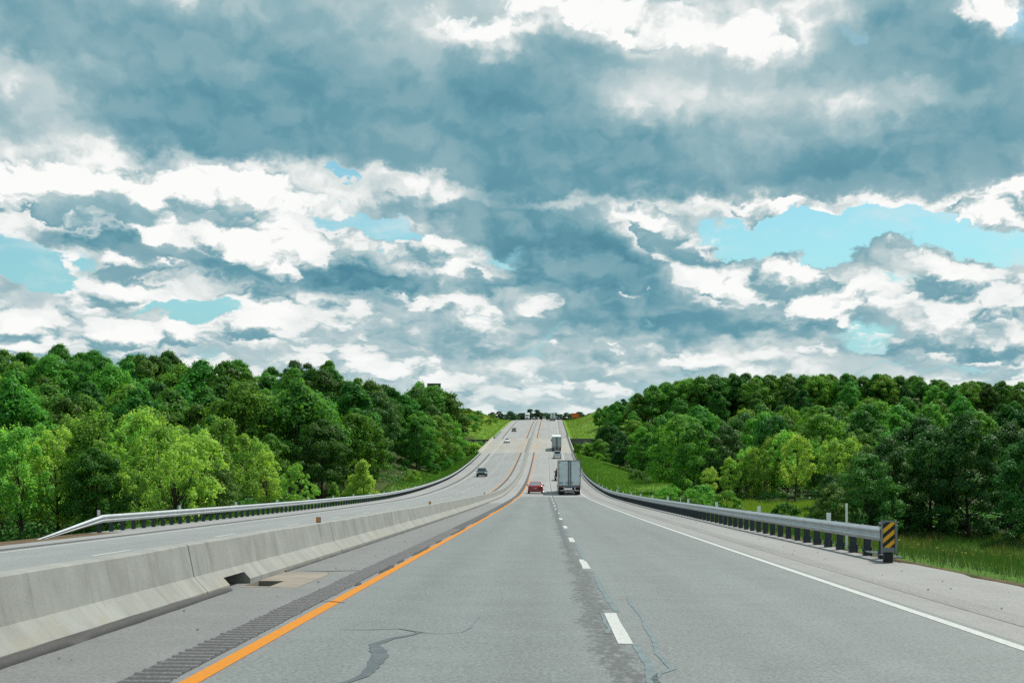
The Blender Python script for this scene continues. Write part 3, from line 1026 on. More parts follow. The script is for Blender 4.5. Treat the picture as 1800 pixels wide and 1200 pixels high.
# ------------------------------------------------------------------ land
def natural(u, Y):
    u = np.asarray(u, float); Y = np.asarray(Y, float)
    u, Y = np.broadcast_arrays(u, Y)
    X = u + cx(Y)
    valley = -8.7 - 1.0 * smooth01(Y, 110, 180) - 3.2 * smooth01(Y, 230, 380)
    near = P(np.minimum(Y, 60)) - 1.2 - .10 * np.clip(np.abs(u) - 8, 0, 40)
    base = near + (valley - near) * smooth01(Y, 35, 105)
    # wooded hill on the left, wooded hill on the right
    hl = smooth01(Y, 195, 410) * smooth01(-X, 13, 52) * 22.5
    hr = smooth01(Y, 250, 500) * smooth01(X, 14, 80) * 19.0
    z = base + hl + hr
    # beyond the bridge the road runs through a low grassy cut
    hc = np.interp(Y, [470, 500, 560, 620, 670, 730, 800, 900, 1100], [1.0, 2.2, 6.0, 7.6, 6.4, 3.6, 1.6, .8, .4])
    d = np.where(u > 0, u - 8.0, -18.5 - u)
    lift = hc * smooth01(d, 2, 22)
    beyond = P(Y) - .35 + lift + np.where(u > 0, smooth01(d, 26, 90) * 4.0, smooth01(d, 24, 80) * 8.0) * (1 - smooth01(Y, 620, 760))
    t = smooth01(Y, 468, 476)
    side = smooth01(d, 9, 26)             # away from the abutment walls the slope is natural
    t2 = smooth01(Y, 400, 520)
    tt = t * (1 - side) + t2 * side
    z = z * (1 - tt) + beyond * tt
    und = .35 * np.sin(X * .11 + Y * .043) + .25 * np.sin(X * .031 - Y * .077 + 2) + .12 * np.sin(X * .37 + 1) * np.sin(Y * .29)
    return z + und * smooth01(np.abs(d), 2, 14)

def ground_z(u, Y):
    u = np.asarray(u, float); Y = np.asarray(Y, float)
    u, Y = np.broadcast_arrays(u, Y)
    N = natural(u, Y)
    def bank(Yc):
        right = u > -5
        er = np.where(right, EDGE_R + .06, EDGE_L - .06)
        d = np.where(right, u - er, er - u)
        pr = P(Yc) + fall(er) - .03
        dd = np.maximum(d, 0)
        s = np.where(right, .30 - .17 * (1 - smooth01(Yc, 40, 120)), .34)
        down = pr - .05 * np.minimum(dd, .8) - s * np.maximum(dd - .8, 0)
        up = pr - .30 * smooth01(dd, 1.0, 3.0) + .42 * np.maximum(dd - 3.0, 0)
        z = np.clip(N, down, np.maximum(up, down))
        return np.where(d < 0, pr - .95, z)
    z = bank(Y)
    inb = (Y > B0 - .6) & (Y < B1)
    tb = np.minimum(Y - (B0 - .6), 400)
    zb = np.maximum(np.minimum(bank(np.full_like(Y, B0 - .6)) - .75 * tb, bank(np.full_like(Y, B0 - .6))), np.minimum(N, -11.0 - 1.5 * np.ones_like(N)) * 0 + np.minimum(N, P(Y) - 5.0))
    return np.where(inb, zb, z)

yl = np.unique(np.concatenate([np.arange(-40, 130, 3.0), np.arange(130, 372, 5.0), np.arange(372, 380, 1.0), np.arange(380, 470, 5.0), [B1 - .02, B1 + .02], np.arange(474, 800, 6.0),
                               np.arange(800, 1300, 25.0), [1400, 1700, 2200, 3000, 4500, 7000]]))
ul = np.unique(np.concatenate([-np.geomspace(70, 3500, 18), np.arange(-70, -26, 4.0), np.arange(-26, -18.4, .8), [-18.34, EDGE_L + .3, -5.0, EDGE_R - .5, EDGE_R + .03, EDGE_R + .25], np.arange(8.1, 18, .8), np.arange(18, 72, 3.0),
                               np.geomspace(74, 3500, 18)]))
UU, YY = np.meshgrid(ul, yl)
ZZ = ground_z(UU, YY)
XX = UU + cx(YY)
verts = np.stack([XX, YY, ZZ], -1).reshape(-1, 3)
nu = len(ul)
faces = [(i * nu + j, i * nu + j + 1, (i + 1) * nu + j + 1, (i + 1) * nu + j) for i in range(len(yl) - 1) for j in range(nu - 1)]

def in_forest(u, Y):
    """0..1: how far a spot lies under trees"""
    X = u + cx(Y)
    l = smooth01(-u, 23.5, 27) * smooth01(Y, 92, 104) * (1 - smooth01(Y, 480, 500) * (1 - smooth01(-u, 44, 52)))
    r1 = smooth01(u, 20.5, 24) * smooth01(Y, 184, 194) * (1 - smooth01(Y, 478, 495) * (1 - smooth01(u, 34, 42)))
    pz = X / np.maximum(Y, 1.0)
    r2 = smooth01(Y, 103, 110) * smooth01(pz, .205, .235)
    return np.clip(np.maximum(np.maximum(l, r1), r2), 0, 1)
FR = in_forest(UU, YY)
dirt = smooth01(-UU, 17, 19) * (1 - smooth01(-UU, 21, 23)) * (1 - smooth01(YY, 58, 66)) + smooth01(UU, 7.4, 7.7) * (1 - smooth01(UU, 8.0, 8.5)) * .55
flow = smooth01(-UU, 24, 30) * smooth01(YY, 540, 580) * (1 - smooth01(YY, 700, 740))
ground = mesh_obj('ground', verts, faces, [], None, True)
ca = ground.data.color_attributes.new('cover', 'FLOAT_COLOR', 'POINT')
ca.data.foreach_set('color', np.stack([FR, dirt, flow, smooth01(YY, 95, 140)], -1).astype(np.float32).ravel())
m, N = new_mat('grassy_ground')
c = N.node('ShaderNodeTexCoord').outputs['Object']
atn = N.node('ShaderNodeAttribute', attribute_name='cover')
at = atn.outputs['Color']
fr_, di_, fl_ = N.sep(at)
n1 = N.noise(c, .16, 5, .6); n2 = N.noise(c, 1.4, 6, .65); n3 = N.noise(c, 9, 4, .7)
n4 = N.noise(N.vmath('MULTIPLY', c, (1, .25, 1)), .5, 5, .6)
f = N.math('ADD', N.math('MULTIPLY', n1, .5), N.math('ADD', N.math('MULTIPLY', n2, .3), N.math('MULTIPLY', n3, .2)))
g = N.ramp(f, [(.32, (.046, .115, .016)), (.48, (.100, .215, .024)), (.60, (.160, .290, .032)), (.75, (.23, .30, .06))])
g = N.mix(N.math('MULTIPLY', N.map(n4, .54, .70), .45), g, (.20, .17, .075))
g = N.mix(atn.outputs['Alpha'], N.vmath('MULTIPLY', g, (.50, .56, .62)), g)      # long rank grass near the shoulder, mown banks farther on
g = N.mix(N.math('MULTIPLY', fl_, N.map(n2, .46, .62)), g, (.30, .145, .012))
fl = N.ramp(n2, [(.35, (.018, .020, .010)), (.65, (.045, .050, .016))])  # forest floor, darkened so that gaps between the trees read as shade
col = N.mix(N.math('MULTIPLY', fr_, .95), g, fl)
dr = N.ramp(n2, [(.35, (.07, .045, .028)), (.65, (.16, .11, .065))])
col = N.mix(N.map(N.math('ADD', di_, N.math('MULTIPLY', N.math('SUBTRACT', n2, .5), .7)), .35, .6), col, dr)
finish(N, col, .95, bump=N.math('ADD', n2, N.math('MULTIPLY', n3, .6)), bstr=.6, bdist=.25, spec=.1)
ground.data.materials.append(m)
tag(ground, kind='structure')

# ------------------------------------------------------------------ bridge
broot = empty('highway_bridge', road(CROWN, (B0 + B1) / 2))
tag(broot, 'pale concrete bridge carrying the highway across the wooded hollow', 'bridge')
ys_b = [B0, *[v for v in stations if B0 + .5 < v < B1 - .5], B1]
def deck_prof(i, Y):
    return [(-18.6, -1.9), (-18.6, -.02), (-5.6, -.02), (-5.6, .0), (-4.3, .0), (-4.3, -.02), (7.9, -.02), (7.9, -1.9)]
under(sweep('deck_slab', deck_prof, ys_b, M['parapet'], closed=True), broot)
for (a, b, nm) in ((-18.3, -4.95, 'deck_surface'), (-4.95, 7.62, 'deck_surface')):
    under(strip(nm, a, b, B0, B1, M['deck'], .0, 8, parent=broot), broot)
def par_prof(u, s):
    return lambda i, Y: [(u - s * .22, -.03), (u - s * .22, .08), (u - s * .07, .28), (u, .84), (u + s * .20, .84), (u + s * .22, -.03)]
under(sweep('parapet', par_prof(7.72, 1), ys_b, M['parapet']), broot)
under(sweep('parapet', par_prof(-18.38, -1), ys_b, M['parapet']), broot)
for (ua, ub) in ((-33, -18.62), (7.92, 24)):
    x0, _, zt = road(EDGE_L if ua < 0 else EDGE_R, B1)
    mb = MB().box(ua + float(cx(B1)), ub + float(cx(B1)), B1 - .9, B1 - .05, -17, zt - .22)
    mb.box(ua + float(cx(B1)), ub + float(cx(B1)), B1 - 1.1, B1 + .3, zt - .215, zt - .02)
    o = mb.build('wing_wall', M['dark_wall']); under(o, broot)
mb = MB()
for Yp in (400, 425, 449):
    for u in (-15.5, -8.5, -1.0, 5.0):
        x, yy, z = road(u, Yp)
        mb = MB().tube([(x, yy, -18), (x, yy, z - 2.9)], .55, 14)
        under(mb.build('pier', M['parapet'], None, True), broot)
    x0, _, z0 = road(-18, Yp); x1, _, z1 = road(7.4, Yp)
    under(MB().box(x0, x1, Yp - .7, Yp + .7, z1 - 2.9, min(z0, z1) - 1.95).build('pier_cap', M['parapet']), broot)

# ------------------------------------------------------------------ signs and posts beyond the rails
for (u, Y, h, lab) in ((8.45, 38.0, 1.25, 'tall white post standing behind the guardrail near the striped marker'),
                       (8.5, 84.5, .98, 'white post behind the middle of the near guardrail'),
                       (8.6, 158, 1.3, 'white post on the grass slope beside the big trailer'),
                       (9.0, 232, 1.4, 'farthest white post on the grass slope before the bridge'),
                       (-18.7, 168, 1.3, 'white post on the grass bank beyond the oncoming lanes')):
    delineator(u, Y, h, lab)

r = empty('road_work_sign', (14.4, 600, float(ground_z(14.4 - 1.76, 600))))
tag(r, 'blank orange work zone board standing on the grass near the crest', 'sign')
zt = (760 - 726) * 600 / 2400 - r.location.z; zb = (760 - 734) * 600 / 2400 - r.location.z
MB().box(-1.65, 1.65, -.02, .02, zb, zt, .01).build('board', M['orange_sheet'], r)
for s in (-1.05, 1.05):
    MB().box(s - .07, s + .07, .02, .14, -.4, zt - .1).build('leg', M['galv_dull'], r)
MB().box(-1.55, 1.55, -.03, -.0205, zt - .22, zt - .10).build('edge_band', M['black_sheet'], r)

r = empty('billboard', (-36.8, 462, float(ground_z(-36.8 - 1.05, 462))))
zt = (760 - 673.5) * 462 / 2400 - r.location.z
tag(r, 'dark backed billboard rising just above the trees on the hill', 'billboard')
mb = MB().box(-2.3, 2.3, -.18, .12, zt - 1.2, zt - .1)
mb.build('panel', paint('billboard_back', (.045, .06, .07), .6), r)
MB().box(-2.4, 2.4, -.26, .2, zt - .1, zt).box(-2.4, 2.4, -.26, .2, zt - 1.3, zt - 1.2).build('frame', M['galv_dull'], r)
for s in (-1.4, 1.4):
    MB().tube([(s, .3, -.5), (s, .3, zt - .2)], .14, 8).build('leg', M['galv_dull'], r)
MB().box(-2.4, 2.4, -.9, -.26, zt - 1.45, zt - 1.38).build('catwalk', M['galv_dull'], r)

r = empty('traffic_barrel', (10.6, 469, float(ground_z(10.6 - 1.08, 469))))
tag(r, 'orange and white traffic barrel below the end of the bridge', 'barrel')
MB().lathe([(.38, 0), (.38, .10), (.30, .11), (.29, .36), (.275, .37), (.265, .70), (.25, .71), (.24, 1.0), (.1, 1.02)], 16).build('drum', M['orange_sheet'], r)
for (a, b) in ((.40, .52), (.74, .86)):
    MB().lathe([(.292 - a * .045, a), (.292 - b * .045, b)], 16).build('band', M['reflect_white'], r)
# ------------------------------------------------------------------ trees
def leaf_mat(name, c_dark, c_light, trans=.42, hue=.028, clump=.35):
    m, N = new_mat(name)
    geo = N.node('ShaderNodeNewGeometry')
    isl = geo.outputs['Random Per Island']
    oi = N.node('ShaderNodeObjectInfo').outputs['Random']
    c = N.node('ShaderNodeTexCoord').outputs['Object']
    n = N.noise(c, .55, 3, .6)
    f = N.math('ADD', N.math('MULTIPLY', isl, .40), N.math('MULTIPLY', n, clump))
    f = N.math('ADD', f, N.math('MULTIPLY', N.math('SUBTRACT', oi, .5), .60))
    col = N.mix(N.map(f, .05, .75, smooth=False), c_dark, c_light)
    hs = N.node('ShaderNodeHueSaturation')
    N.put(hs.inputs['Hue'], N.math('ADD', .5, N.math('MULTIPLY', N.math('SUBTRACT', N.math('FRACT', N.math('MULTIPLY', oi, 7.31)), .5), hue * 2)))
    N.put(hs.inputs['Saturation'], 1.0); N.put(hs.inputs['Value'], 1.0)
    N.put(hs.inputs['Color'], col)
    col = hs.outputs[0]
    d = N.node('ShaderNodeBsdfPrincipled')
    N.put(d.inputs['Base Color'], col); d.inputs['Roughness'].default_value = .55; d.inputs['Specular IOR Level'].default_value = .14
    t = N.node('ShaderNodeBsdfTranslucent')
    N.put(t.inputs[0], N.vmath('MULTIPLY', col, (1.25, 1.25, .55)))
    mx = N.node('ShaderNodeMixShader'); mx.inputs[0].default_value = trans
    N.l.new(d.outputs[0], mx.inputs[1]); N.l.new(t.outputs[0], mx.inputs[2])
    o = N.node('ShaderNodeOutputMaterial'); N.l.new(mx.outputs[0], o.inputs[0])
    return m
M['leaf_dark'] = leaf_mat('dark_leaves', (.030, .108, .023), (.150, .385, .058))
M['leaf_deep'] = leaf_mat('deep_green_leaves', (.032, .098, .026), (.112, .260, .052), .27)  # on the meadow-edge trees this darker green stands for cloud shadow
M['leaf_mid'] = leaf_mat('mid_green_leaves', (.050, .160, .026), (.215, .460, .068))
M['leaf_bright'] = leaf_mat('light_green_leaves', (.130, .300, .055), (.360, .600, .130), .50)
M['leaf_haze'] = leaf_mat('hazy_conifer_leaves', (.024, .070, .034), (.080, .180, .080), .30)  # conifer green with distance haze mixed into the colour
M['bark'] = paint('bark', (.060, .048, .036), .95, 0, .3, scale=4)
M['bark_pale'] = paint('pale_bark', (.16, .14, .11), .95, 0, .3, scale=4)

def leaves_mesh(name, centers, radii, counts, size, rng, outward, flat=1.0, up=.25):
    """clumps of small folded leaf sprays; each spray is one quad bent off its clump's surface"""
    pts, nrm = [], []
    for c, r, n in zip(centers, radii, counts):
        d = rng.normal(size=(n, 3)); d /= np.linalg.norm(d, axis=1)[:, None]
        d[:, 2] = np.where(d[:, 2] < -.35, -d[:, 2] * .6, d[:, 2])
        rad = r * (.55 + .45 * rng.random(n) ** .5)
        rad *= 1 + .22 * np.sin(d[:, 0] * 5 + c[0] * 3) * np.sin(d[:, 1] * 6 + c[1]) + .12 * rng.normal(size=n)
        p = c + d * rad[:, None] * np.array([1, 1, flat])
        pts.append(p)
        nn = d * outward + rng.normal(size=(n, 3)) * .55 + np.array([0, 0, up])
        nrm.append(nn)
    p = np.concatenate(pts); nn = np.concatenate(nrm)
    nn /= np.linalg.norm(nn, axis=1)[:, None]
    n = len(p)
    r0 = rng.normal(size=(n, 3))
    a = np.cross(nn, r0); a /= np.linalg.norm(a, axis=1)[:, None]
    b = np.cross(nn, a)
    s = size * (.6 + .8 * rng.random(n))[:, None]
    V = np.empty((n, 4, 3))
    V[:, 0] = p - a * s * .55
    V[:, 1] = p + b * s * .38 + nn * s * .10
    V[:, 2] = p + a * s * .60 - nn * s * .05
    V[:, 3] = p - b * s * .38 + nn * s * .10
    return fast_mesh(name, V.reshape(-1, 3), n, 4)

def limbs_mesh(name, h, r0, tips, rng, forks, lean=.02, top=.88, seg=7):
    mb = MB()
    pts = []; rad = []
    k = 9
    ph = rng.random() * 6
    for i in range(k + 1):
        t = i / k
        pts.append((math.sin(t * 3 + ph) * lean * h, math.cos(t * 2.3 + ph) * lean * h - math.cos(ph) * lean * h, h * top * t - .3 * (i == 0)))
        rad.append(r0 * (1.25 if i == 0 else 1 - .82 * t))
    mb.tube(pts, rad, seg)
    for tip in tips:
        tip = np.array(tip)
        t = min(max((tip[2] / (h * top)) * forks + rng.uniform(-.08, .02), .12), .93)
        i = int(t * k); f = t * k - i
        s = np.array(pts[i]) * (1 - f) + np.array(pts[min(i + 1, k)]) * f
        rr = r0 * (1 - .82 * t) * .55
        mid = s * .5 + tip * .5 + np.array([rng.uniform(-.4, .4), rng.uniform(-.4, .4), -.10 * np.linalg.norm(tip - s)])
        q1 = s * .75 + mid * .25 + np.array([0, 0, .03])
        mb.tube([s, q1, mid, tip * .7 + mid * .3, tip], [rr, rr * .85, rr * .6, rr * .38, rr * .15], 5)
    me = bpy.data.meshes.new(name)
    me.from_pydata(mb.v, [], mb.f); me.update(); me.shade_smooth()
    return me

def crown_points(rng, n, shape, h, base, rx):
    """clump centres filling an uneven crown; shape(t) gives the radius share at height share t"""
    out = []
    lob = rng.random(4) * 6.28
    while len(out) < n:
        t = rng.random(); a = rng.random() * 6.283
        rr = shape(t) * (1 + .22 * math.sin(2 * a + lob[0]) + .16 * math.sin(3 * a + lob[1] + t * 3))
        q = .35 + .65 * rng.random() ** .45
        c = np.array([math.cos(a) * rr * q * rx, math.sin(a) * rr * q * rx, base + (h - base) * t])
        out.append(c)
    return out

PROTO = {}
def make_proto(kind, i, seed):
    rng = np.random.default_rng(seed)
    if kind == 'oak':            # broad heavy crown, tall clumps
        h, base, rx = 16.0, 2.2, 4.7
        shape = lambda t: (math.sin(math.pi * min(1, (t * .92 + .10))) ** .62)
        n, cr, cnt, size, mat = 64, (1.0, 1.75), (150, 250), .40, ['leaf_dark', 'leaf_mid', 'leaf_dark', 'leaf_mid', 'leaf_dark'][i % 5]
        bark, r0, forks, outw, nl = 'bark', .26, .62, 2.0, 12
    elif kind == 'far':
        h, base, rx = 14.0, 1.5, 4.4
        shape = lambda t: (math.sin(math.pi * min(1, (t * .88 + .14))) ** .7)
        n, cr, cnt, size, mat = 50, (.9, 1.6), (110, 180), .45, 'leaf_haze'
        bark, r0, forks, outw, nl = 'bark', .26, .62, 1.8, 8
    elif kind == 'maple':        # nearer trees, more leaves
        h, base, rx = 13.0, 1.6, 4.3
        shape = lambda t: (math.sin(math.pi * min(1, (t * .90 + .12))) ** .6)
        n, cr, cnt, size, mat = 78, (.75, 1.35), (190, 300), .27, ['leaf_dark', 'leaf_deep', 'leaf_mid'][i % 3]
        bark, r0, forks, outw, nl = 'bark', .20, .6, 1.9, 14
    elif kind == 'deep':         # leafy edge of the wood, branches to the ground; cloud shade painted into the leaves
        h, base, rx = 12.0, .5, 3.9
        shape = lambda t: (math.sin(math.pi * min(1, (t * .82 + .20))) ** .55)
        n, cr, cnt, size, mat = 92, (.65, 1.2), (210, 320), .22, 'leaf_deep'
        bark, r0, forks, outw, nl = 'bark', .18, .6, 1.8, 12
    elif kind == 'light':        # loose light green bottomland tree with upright sprays
        h, base, rx = 10.5, (2.6, 1.3, 3.2, 1.0, 2.2, 1.6)[i % 6], (2.2, 2.9, 2.0, 3.2, 2.5, 2.7)[i % 6]
        shape = lambda t: (math.sin(math.pi * min(1, (t * .86 + .12))) ** .75)
        n, cr, cnt, size, mat = (70, 88, 62, 96, 76, 84)[i % 6], (.30, .66), (80, 130), .185, 'leaf_bright'
        bark, r0, forks, outw, nl = 'bark', .13, .55, 1.3, 26
    elif kind == 'crook':        # sparse crown on crooked boughs
        h, base, rx = 8.0, 2.2, 3.0
        shape = lambda t: (math.sin(math.pi * min(1, (t * .82 + .16))) ** .6)
        n, cr, cnt, size, mat = 46, (.30, .60), (50, 90), .18, 'leaf_bright'
        bark, r0, forks, outw, nl = 'bark', .19, .5, 1.2, 34
    elif kind == 'cone':
        h, base, rx = 8.0, .6, 2.1
        shape = lambda t: max(.05, (1 - t) ** .8 * min(1, t * 6 + .5))
        n, cr, cnt, size, mat = 90, (.34, .62), (100, 150), .19, 'leaf_bright'
        bark, r0, forks, outw, nl = 'bark', .10, .8, .8, 20
    elif kind == 'bush':
        h, base, rx = 2.6, .25, 1.7
        shape = lambda t: (math.sin(math.pi * min(1, (t * .7 + .30))) ** .6)
        n, cr, cnt, size, mat = 26, (.35, .6), (100, 160), .17, ['leaf_mid', 'leaf_bright', 'leaf_dark'][i % 3]
        bark, r0, forks, outw, nl = 'bark', .05, .4, .9, 8
    cs = crown_points(rng, n, shape, h * .94, base, rx)
    rad = rng.uniform(cr[0], cr[1], n)
    if kind in ('light', 'cone', 'crook'):
        flat = 1.7
    else:
        flat = .85
    crown = leaves_mesh(kind + '_crown', cs, rad, rng.integers(cnt[0], cnt[1], n), size, rng, outw, flat)
    crown.materials.append(M[mat])
    tips = [c for c in sorted(cs, key=lambda c: rng.random())[:nl]]
    trunk = limbs_mesh(kind + '_trunk', h, r0, tips, rng, forks)
    trunk.materials.append(M[bark])
    return dict(crown=crown, trunk=trunk, h=h, rx=rx)
for kind, cnt_, sd in (('oak', 6, 100), ('maple', 6, 200), ('deep', 4, 300), ('light', 6, 400), ('cone', 2, 500), ('crook', 1, 700), ('far', 3, 800), ('bush', 3, 600)):
    PROTO[kind] = [make_proto(kind, i, sd + i) for i in range(cnt_)]

n_trees = 0
def plant(name, kind, X, Y, h, label, group, rng, wide=1.0, var=None, cat='tree'):
    global n_trees
    pr = PROTO[kind][rng.randrange(len(PROTO[kind])) if var is None else var]
    s = h / pr['h']
    u = X - float(cx(Y))
    o = empty(name, (X, Y, float(ground_z(u, Y)) - .12), rng.uniform(0, 6.283))
    tag(o, label, cat, group)
    w = s * wide
    o.scale = (w * rng.uniform(.92, 1.08), w * rng.uniform(.92, 1.08), s)
    t = bpy.data.objects.new('trunk', pr['trunk']); COL.objects.link(t); t.parent = o
    c = bpy.data.objects.new('crown', pr['crown']); COL.objects.link(c); c.parent = o
    n_trees += 1
    return o

def env(table):
    xs = [p[0] for p in table]; ys_ = [p[1] for p in table]
    return lambda x: float(np.interp(x, xs, ys_))
SKY_L = env([(-120, 602), (0, 598), (90, 592), (170, 600), (250, 600), (340, 610), (400, 616), (460, 619), (540, 612), (575, 610), (610, 626), (650, 650), (700, 659), (760, 680), (800, 704), (825, 716), (840, 728)])
SKY_R = env([(1030, 735), (1045, 722), (1060, 710), (1085, 702), (1105, 690), (1130, 680), (1180, 665), (1250, 657), (1330, 654), (1420, 658), (1500, 655), (1600, 660), (1700, 668), (1900, 668)])
BR_L = env([(-120, 750), (0, 752), (60, 742), (150, 722), (230, 716), (265, 722), (300, 738), (345, 748), (400, 732), (440, 752), (490, 795), (560, 828), (600, 850)])
BR_R = env([(1170, 838), (1230, 800), (1270, 770), (1340, 752), (1400, 748), (1470, 758), (1560, 760), (1900, 770)])
DK_R = env([(1430, 868), (1465, 820), (1500, 792), (1560, 748), (1650, 716), (1720, 706), (1800, 716), (1900, 720)])

rng = random.Random(2024)
cand = []
def rows(kind, ys_, spacing, xr, hr, envl, name, label, group, wide=1.0, jit=.35, under_env=(0, 26), edge=None, stretch=False):
    for Y0 in ys_:
        x = xr[0]
        while x < xr[1]:
            Y = Y0 + rng.uniform(-.5, .5) * jit * 12
            xx = x + rng.uniform(-.5, .5) * jit * spacing * F_PX / Y
            X = (xx - VX) * Y / F_PX
            u = X - float(cx(Y))
            x += spacing * F_PX / Y
            if edge and not edge(u, Y): continue
            g = float(ground_z(u, Y))
            h = rng.uniform(*hr)
            top = VY - F_PX * (g + h) / Y
            lim = envl(xx) + rng.uniform(*under_env)
            if top < lim or stretch:
                h2 = (VY - lim) * Y / F_PX - g
                if stretch and top > lim: h2 = min(h2, h * 1.35)
                if h2 < hr[0] * .5: continue
                h = h2
            cand.append((Y, xx, X, h, VY - F_PX * (g + h) / Y, kind, name, label, group, wide, stretch and kind == 'oak'))
L_EDGE = lambda u, Y: u < -25.5 - max(0, (Y - 330)) * .05
R_EDGE = lambda u, Y: u > 21.5 - max(0, Y - 300) * .03

rows('light', (106, 117, 130, 146, 164, 182), 3.5, (-60, 640), (8.0, 11.5), BR_L, 'light_green_tree', 'slender light green tree in the thicket behind the bent guardrail end', 'light green trees behind the oncoming guardrail', 1.14, .9, (-4, 16), L_EDGE, True)
rows('maple', (104, 120, 138, 158), 9.0, (-40, 420), (5.5, 9.0), BR_L, 'leafy_tree', 'dark leafy tree mixed in among the light green thicket behind the guardrail', 'dark trees in the light green thicket', .95, 1.3, (20, 70), L_EDGE)
rows('maple', (198, 214, 232, 250, 268, 286, 304, 322, 340), 7.0, (300, 850), (10, 15), SKY_L, 'leafy_tree', 'dark leafy tree at the foot of the hill beyond the oncoming guardrail', 'dark trees at the foot of the left hill', 1.0, .9, (6, 50), L_EDGE)
rows('oak', (205, 224, 243, 262, 281, 300, 319, 338, 357, 376, 395), 8.2, (-60, 800), (14, 18.5), SKY_L, 'forest_tree', 'tall dense green tree in the wood covering the hill beyond the oncoming lanes', 'trees of the wooded hill beyond the oncoming lanes', 1.0, .9, (8, 45), lambda u, Y: u < -34)
rows('oak', (410, 422, 434), 6.6, (-60, 822), (15, 19), SKY_L, 'forest_tree', 'tree on the skyline of the wooded hill beyond the oncoming lanes', 'skyline trees of the hill beyond the oncoming lanes', 1.05, .8, (-15, 5), lambda u, Y: u < -29, stretch=True)
rows('deep', (104, 112, 121, 131, 142), 5.4, (1440, 1900), (9, 12.5), DK_R, 'shade_painted_tree', 'leafy tree with cloud shade painted into its leaves at the edge of the meadow behind the striped marker', 'dark trees behind the striped marker', 1.0, .9, (0, 26))
rows('light', (190, 199, 210, 222, 236), 3.8, (1180, 1560), (9, 13), BR_R, 'light_green_tree', 'slender light green tree standing behind the small meadow beyond the guardrail', 'light green trees behind the small meadow', 1.05, .9, (0, 36), R_EDGE)
rows('maple', (205, 225, 245, 265, 285, 305, 325, 345, 365, 385, 405, 425, 445), 7.2, (1030, 1640), (10, 14), SKY_R, 'leafy_tree', 'mid green leafy tree on the lower slope above the outbound guardrail', 'leafy trees on the lower slope of the right hill', 1.0, .9, (14, 60), R_EDGE)
rows('oak', (255, 280, 305, 330, 355, 380, 405, 430, 455, 480), 8.4, (1080, 1880), (12, 16), SKY_R, 'forest_tree', 'rounded green tree in the wood covering the hill on the outbound side', 'trees of the wooded hill on the outbound side', 1.0, .9, (8, 50), lambda u, Y: u > 30)
rows('oak', (500, 512, 524), 5.4, (1044, 1880), (13, 17), SKY_R, 'forest_tree', 'tree on the skyline of the wooded hill on the outbound side', 'skyline trees of the hill on the outbound side', 1.05, .8, (-1, 9), lambda u, Y: u > 18, stretch=True)

# keep what can be seen over the nearer trees
cols = np.full(2400, 1200.0)
kept = []
for c_ in sorted(cand, key=lambda c: c[0]):
    Y, xx, X, h, top, kind = c_[:6]
    rw = PROTO[kind][0]['rx'] * h / PROTO[kind][0]['h'] * c_[9] * F_PX / Y
    a, b = int(max(0, xx - rw * .75 + 200)), int(min(2399, xx + rw * .75 + 200))
    if b <= a: continue
    vis = (cols[a:b] > top + (.025 if c_[10] else .10) * h * F_PX / Y).mean()
    if vis < (.10 if c_[10] else .24): continue
    kept.append((vis * (b - a) * h / Y * (4 if c_[10] else 1), c_))
    xs = np.arange(a, b)
    prof_ = top + (1 - np.sqrt(np.clip(1 - ((xs - xx - 200) / (rw * .8)) ** 2, 0, 1))) * h * .45 * F_PX / Y
    cols[a:b] = np.minimum(cols[a:b], prof_)
LIMIT = 300
print('tree candidates', len(cand), 'in view', len(kept))
if len(kept) > LIMIT:
    kept = sorted(kept, key=lambda k: -k[0])[:LIMIT]
for _, (Y, xx, X, h, top, kind, name, label, group, wide, _s) in kept:
    plant(name, kind, X, Y, h, label, group, rng, wide)

# trees that stand out
plant('cone_shaped_tree', 'cone', -22.6, 171, 5.7, 'lone cone shaped light green tree beside the guardrail of the oncoming lanes', None, rng, 1.38, 0)
plant('cone_shaped_tree', 'cone', -25.4, 166, 3.6, 'small light green cone shaped sapling left of the larger lone one', None, rng, 1.2, 1)
plant('leafy_tree', 'maple', -25.0, 352, 13.5, 'large bright leafy tree overhanging the guardrail just before the bridge', None, rng, 1.15, 2)
plant('leafy_tree', 'maple', 21.0, 432, 15.5, 'pointed leafy tree standing nearest the bridge on the outbound side', None, rng, .9, 0)
plant('leafy_tree', 'maple', 17.5, 420, 10.5, 'low leafy tree touching the outbound end of the bridge', None, rng, 1.1, 5)

plant('crooked_tree', 'crook', -27.6, 103, 7.6, 'thin leaved tree with crooked dark branches in the light green thicket', None, rng, 1.0, 0)
for (x, top) in ((738, 671), (752, 678), (766, 681), (781, 686)):
    Y = 440 + (x % 7); X = (x - VX) * Y / F_PX; g = float(ground_z(X - float(cx(Y)), Y))
    plant('forest_tree', 'oak', X, Y, (VY - top) * Y / F_PX - g, 'tree standing just in front of the dark billboard', 'trees in front of the billboard', rng, .72)

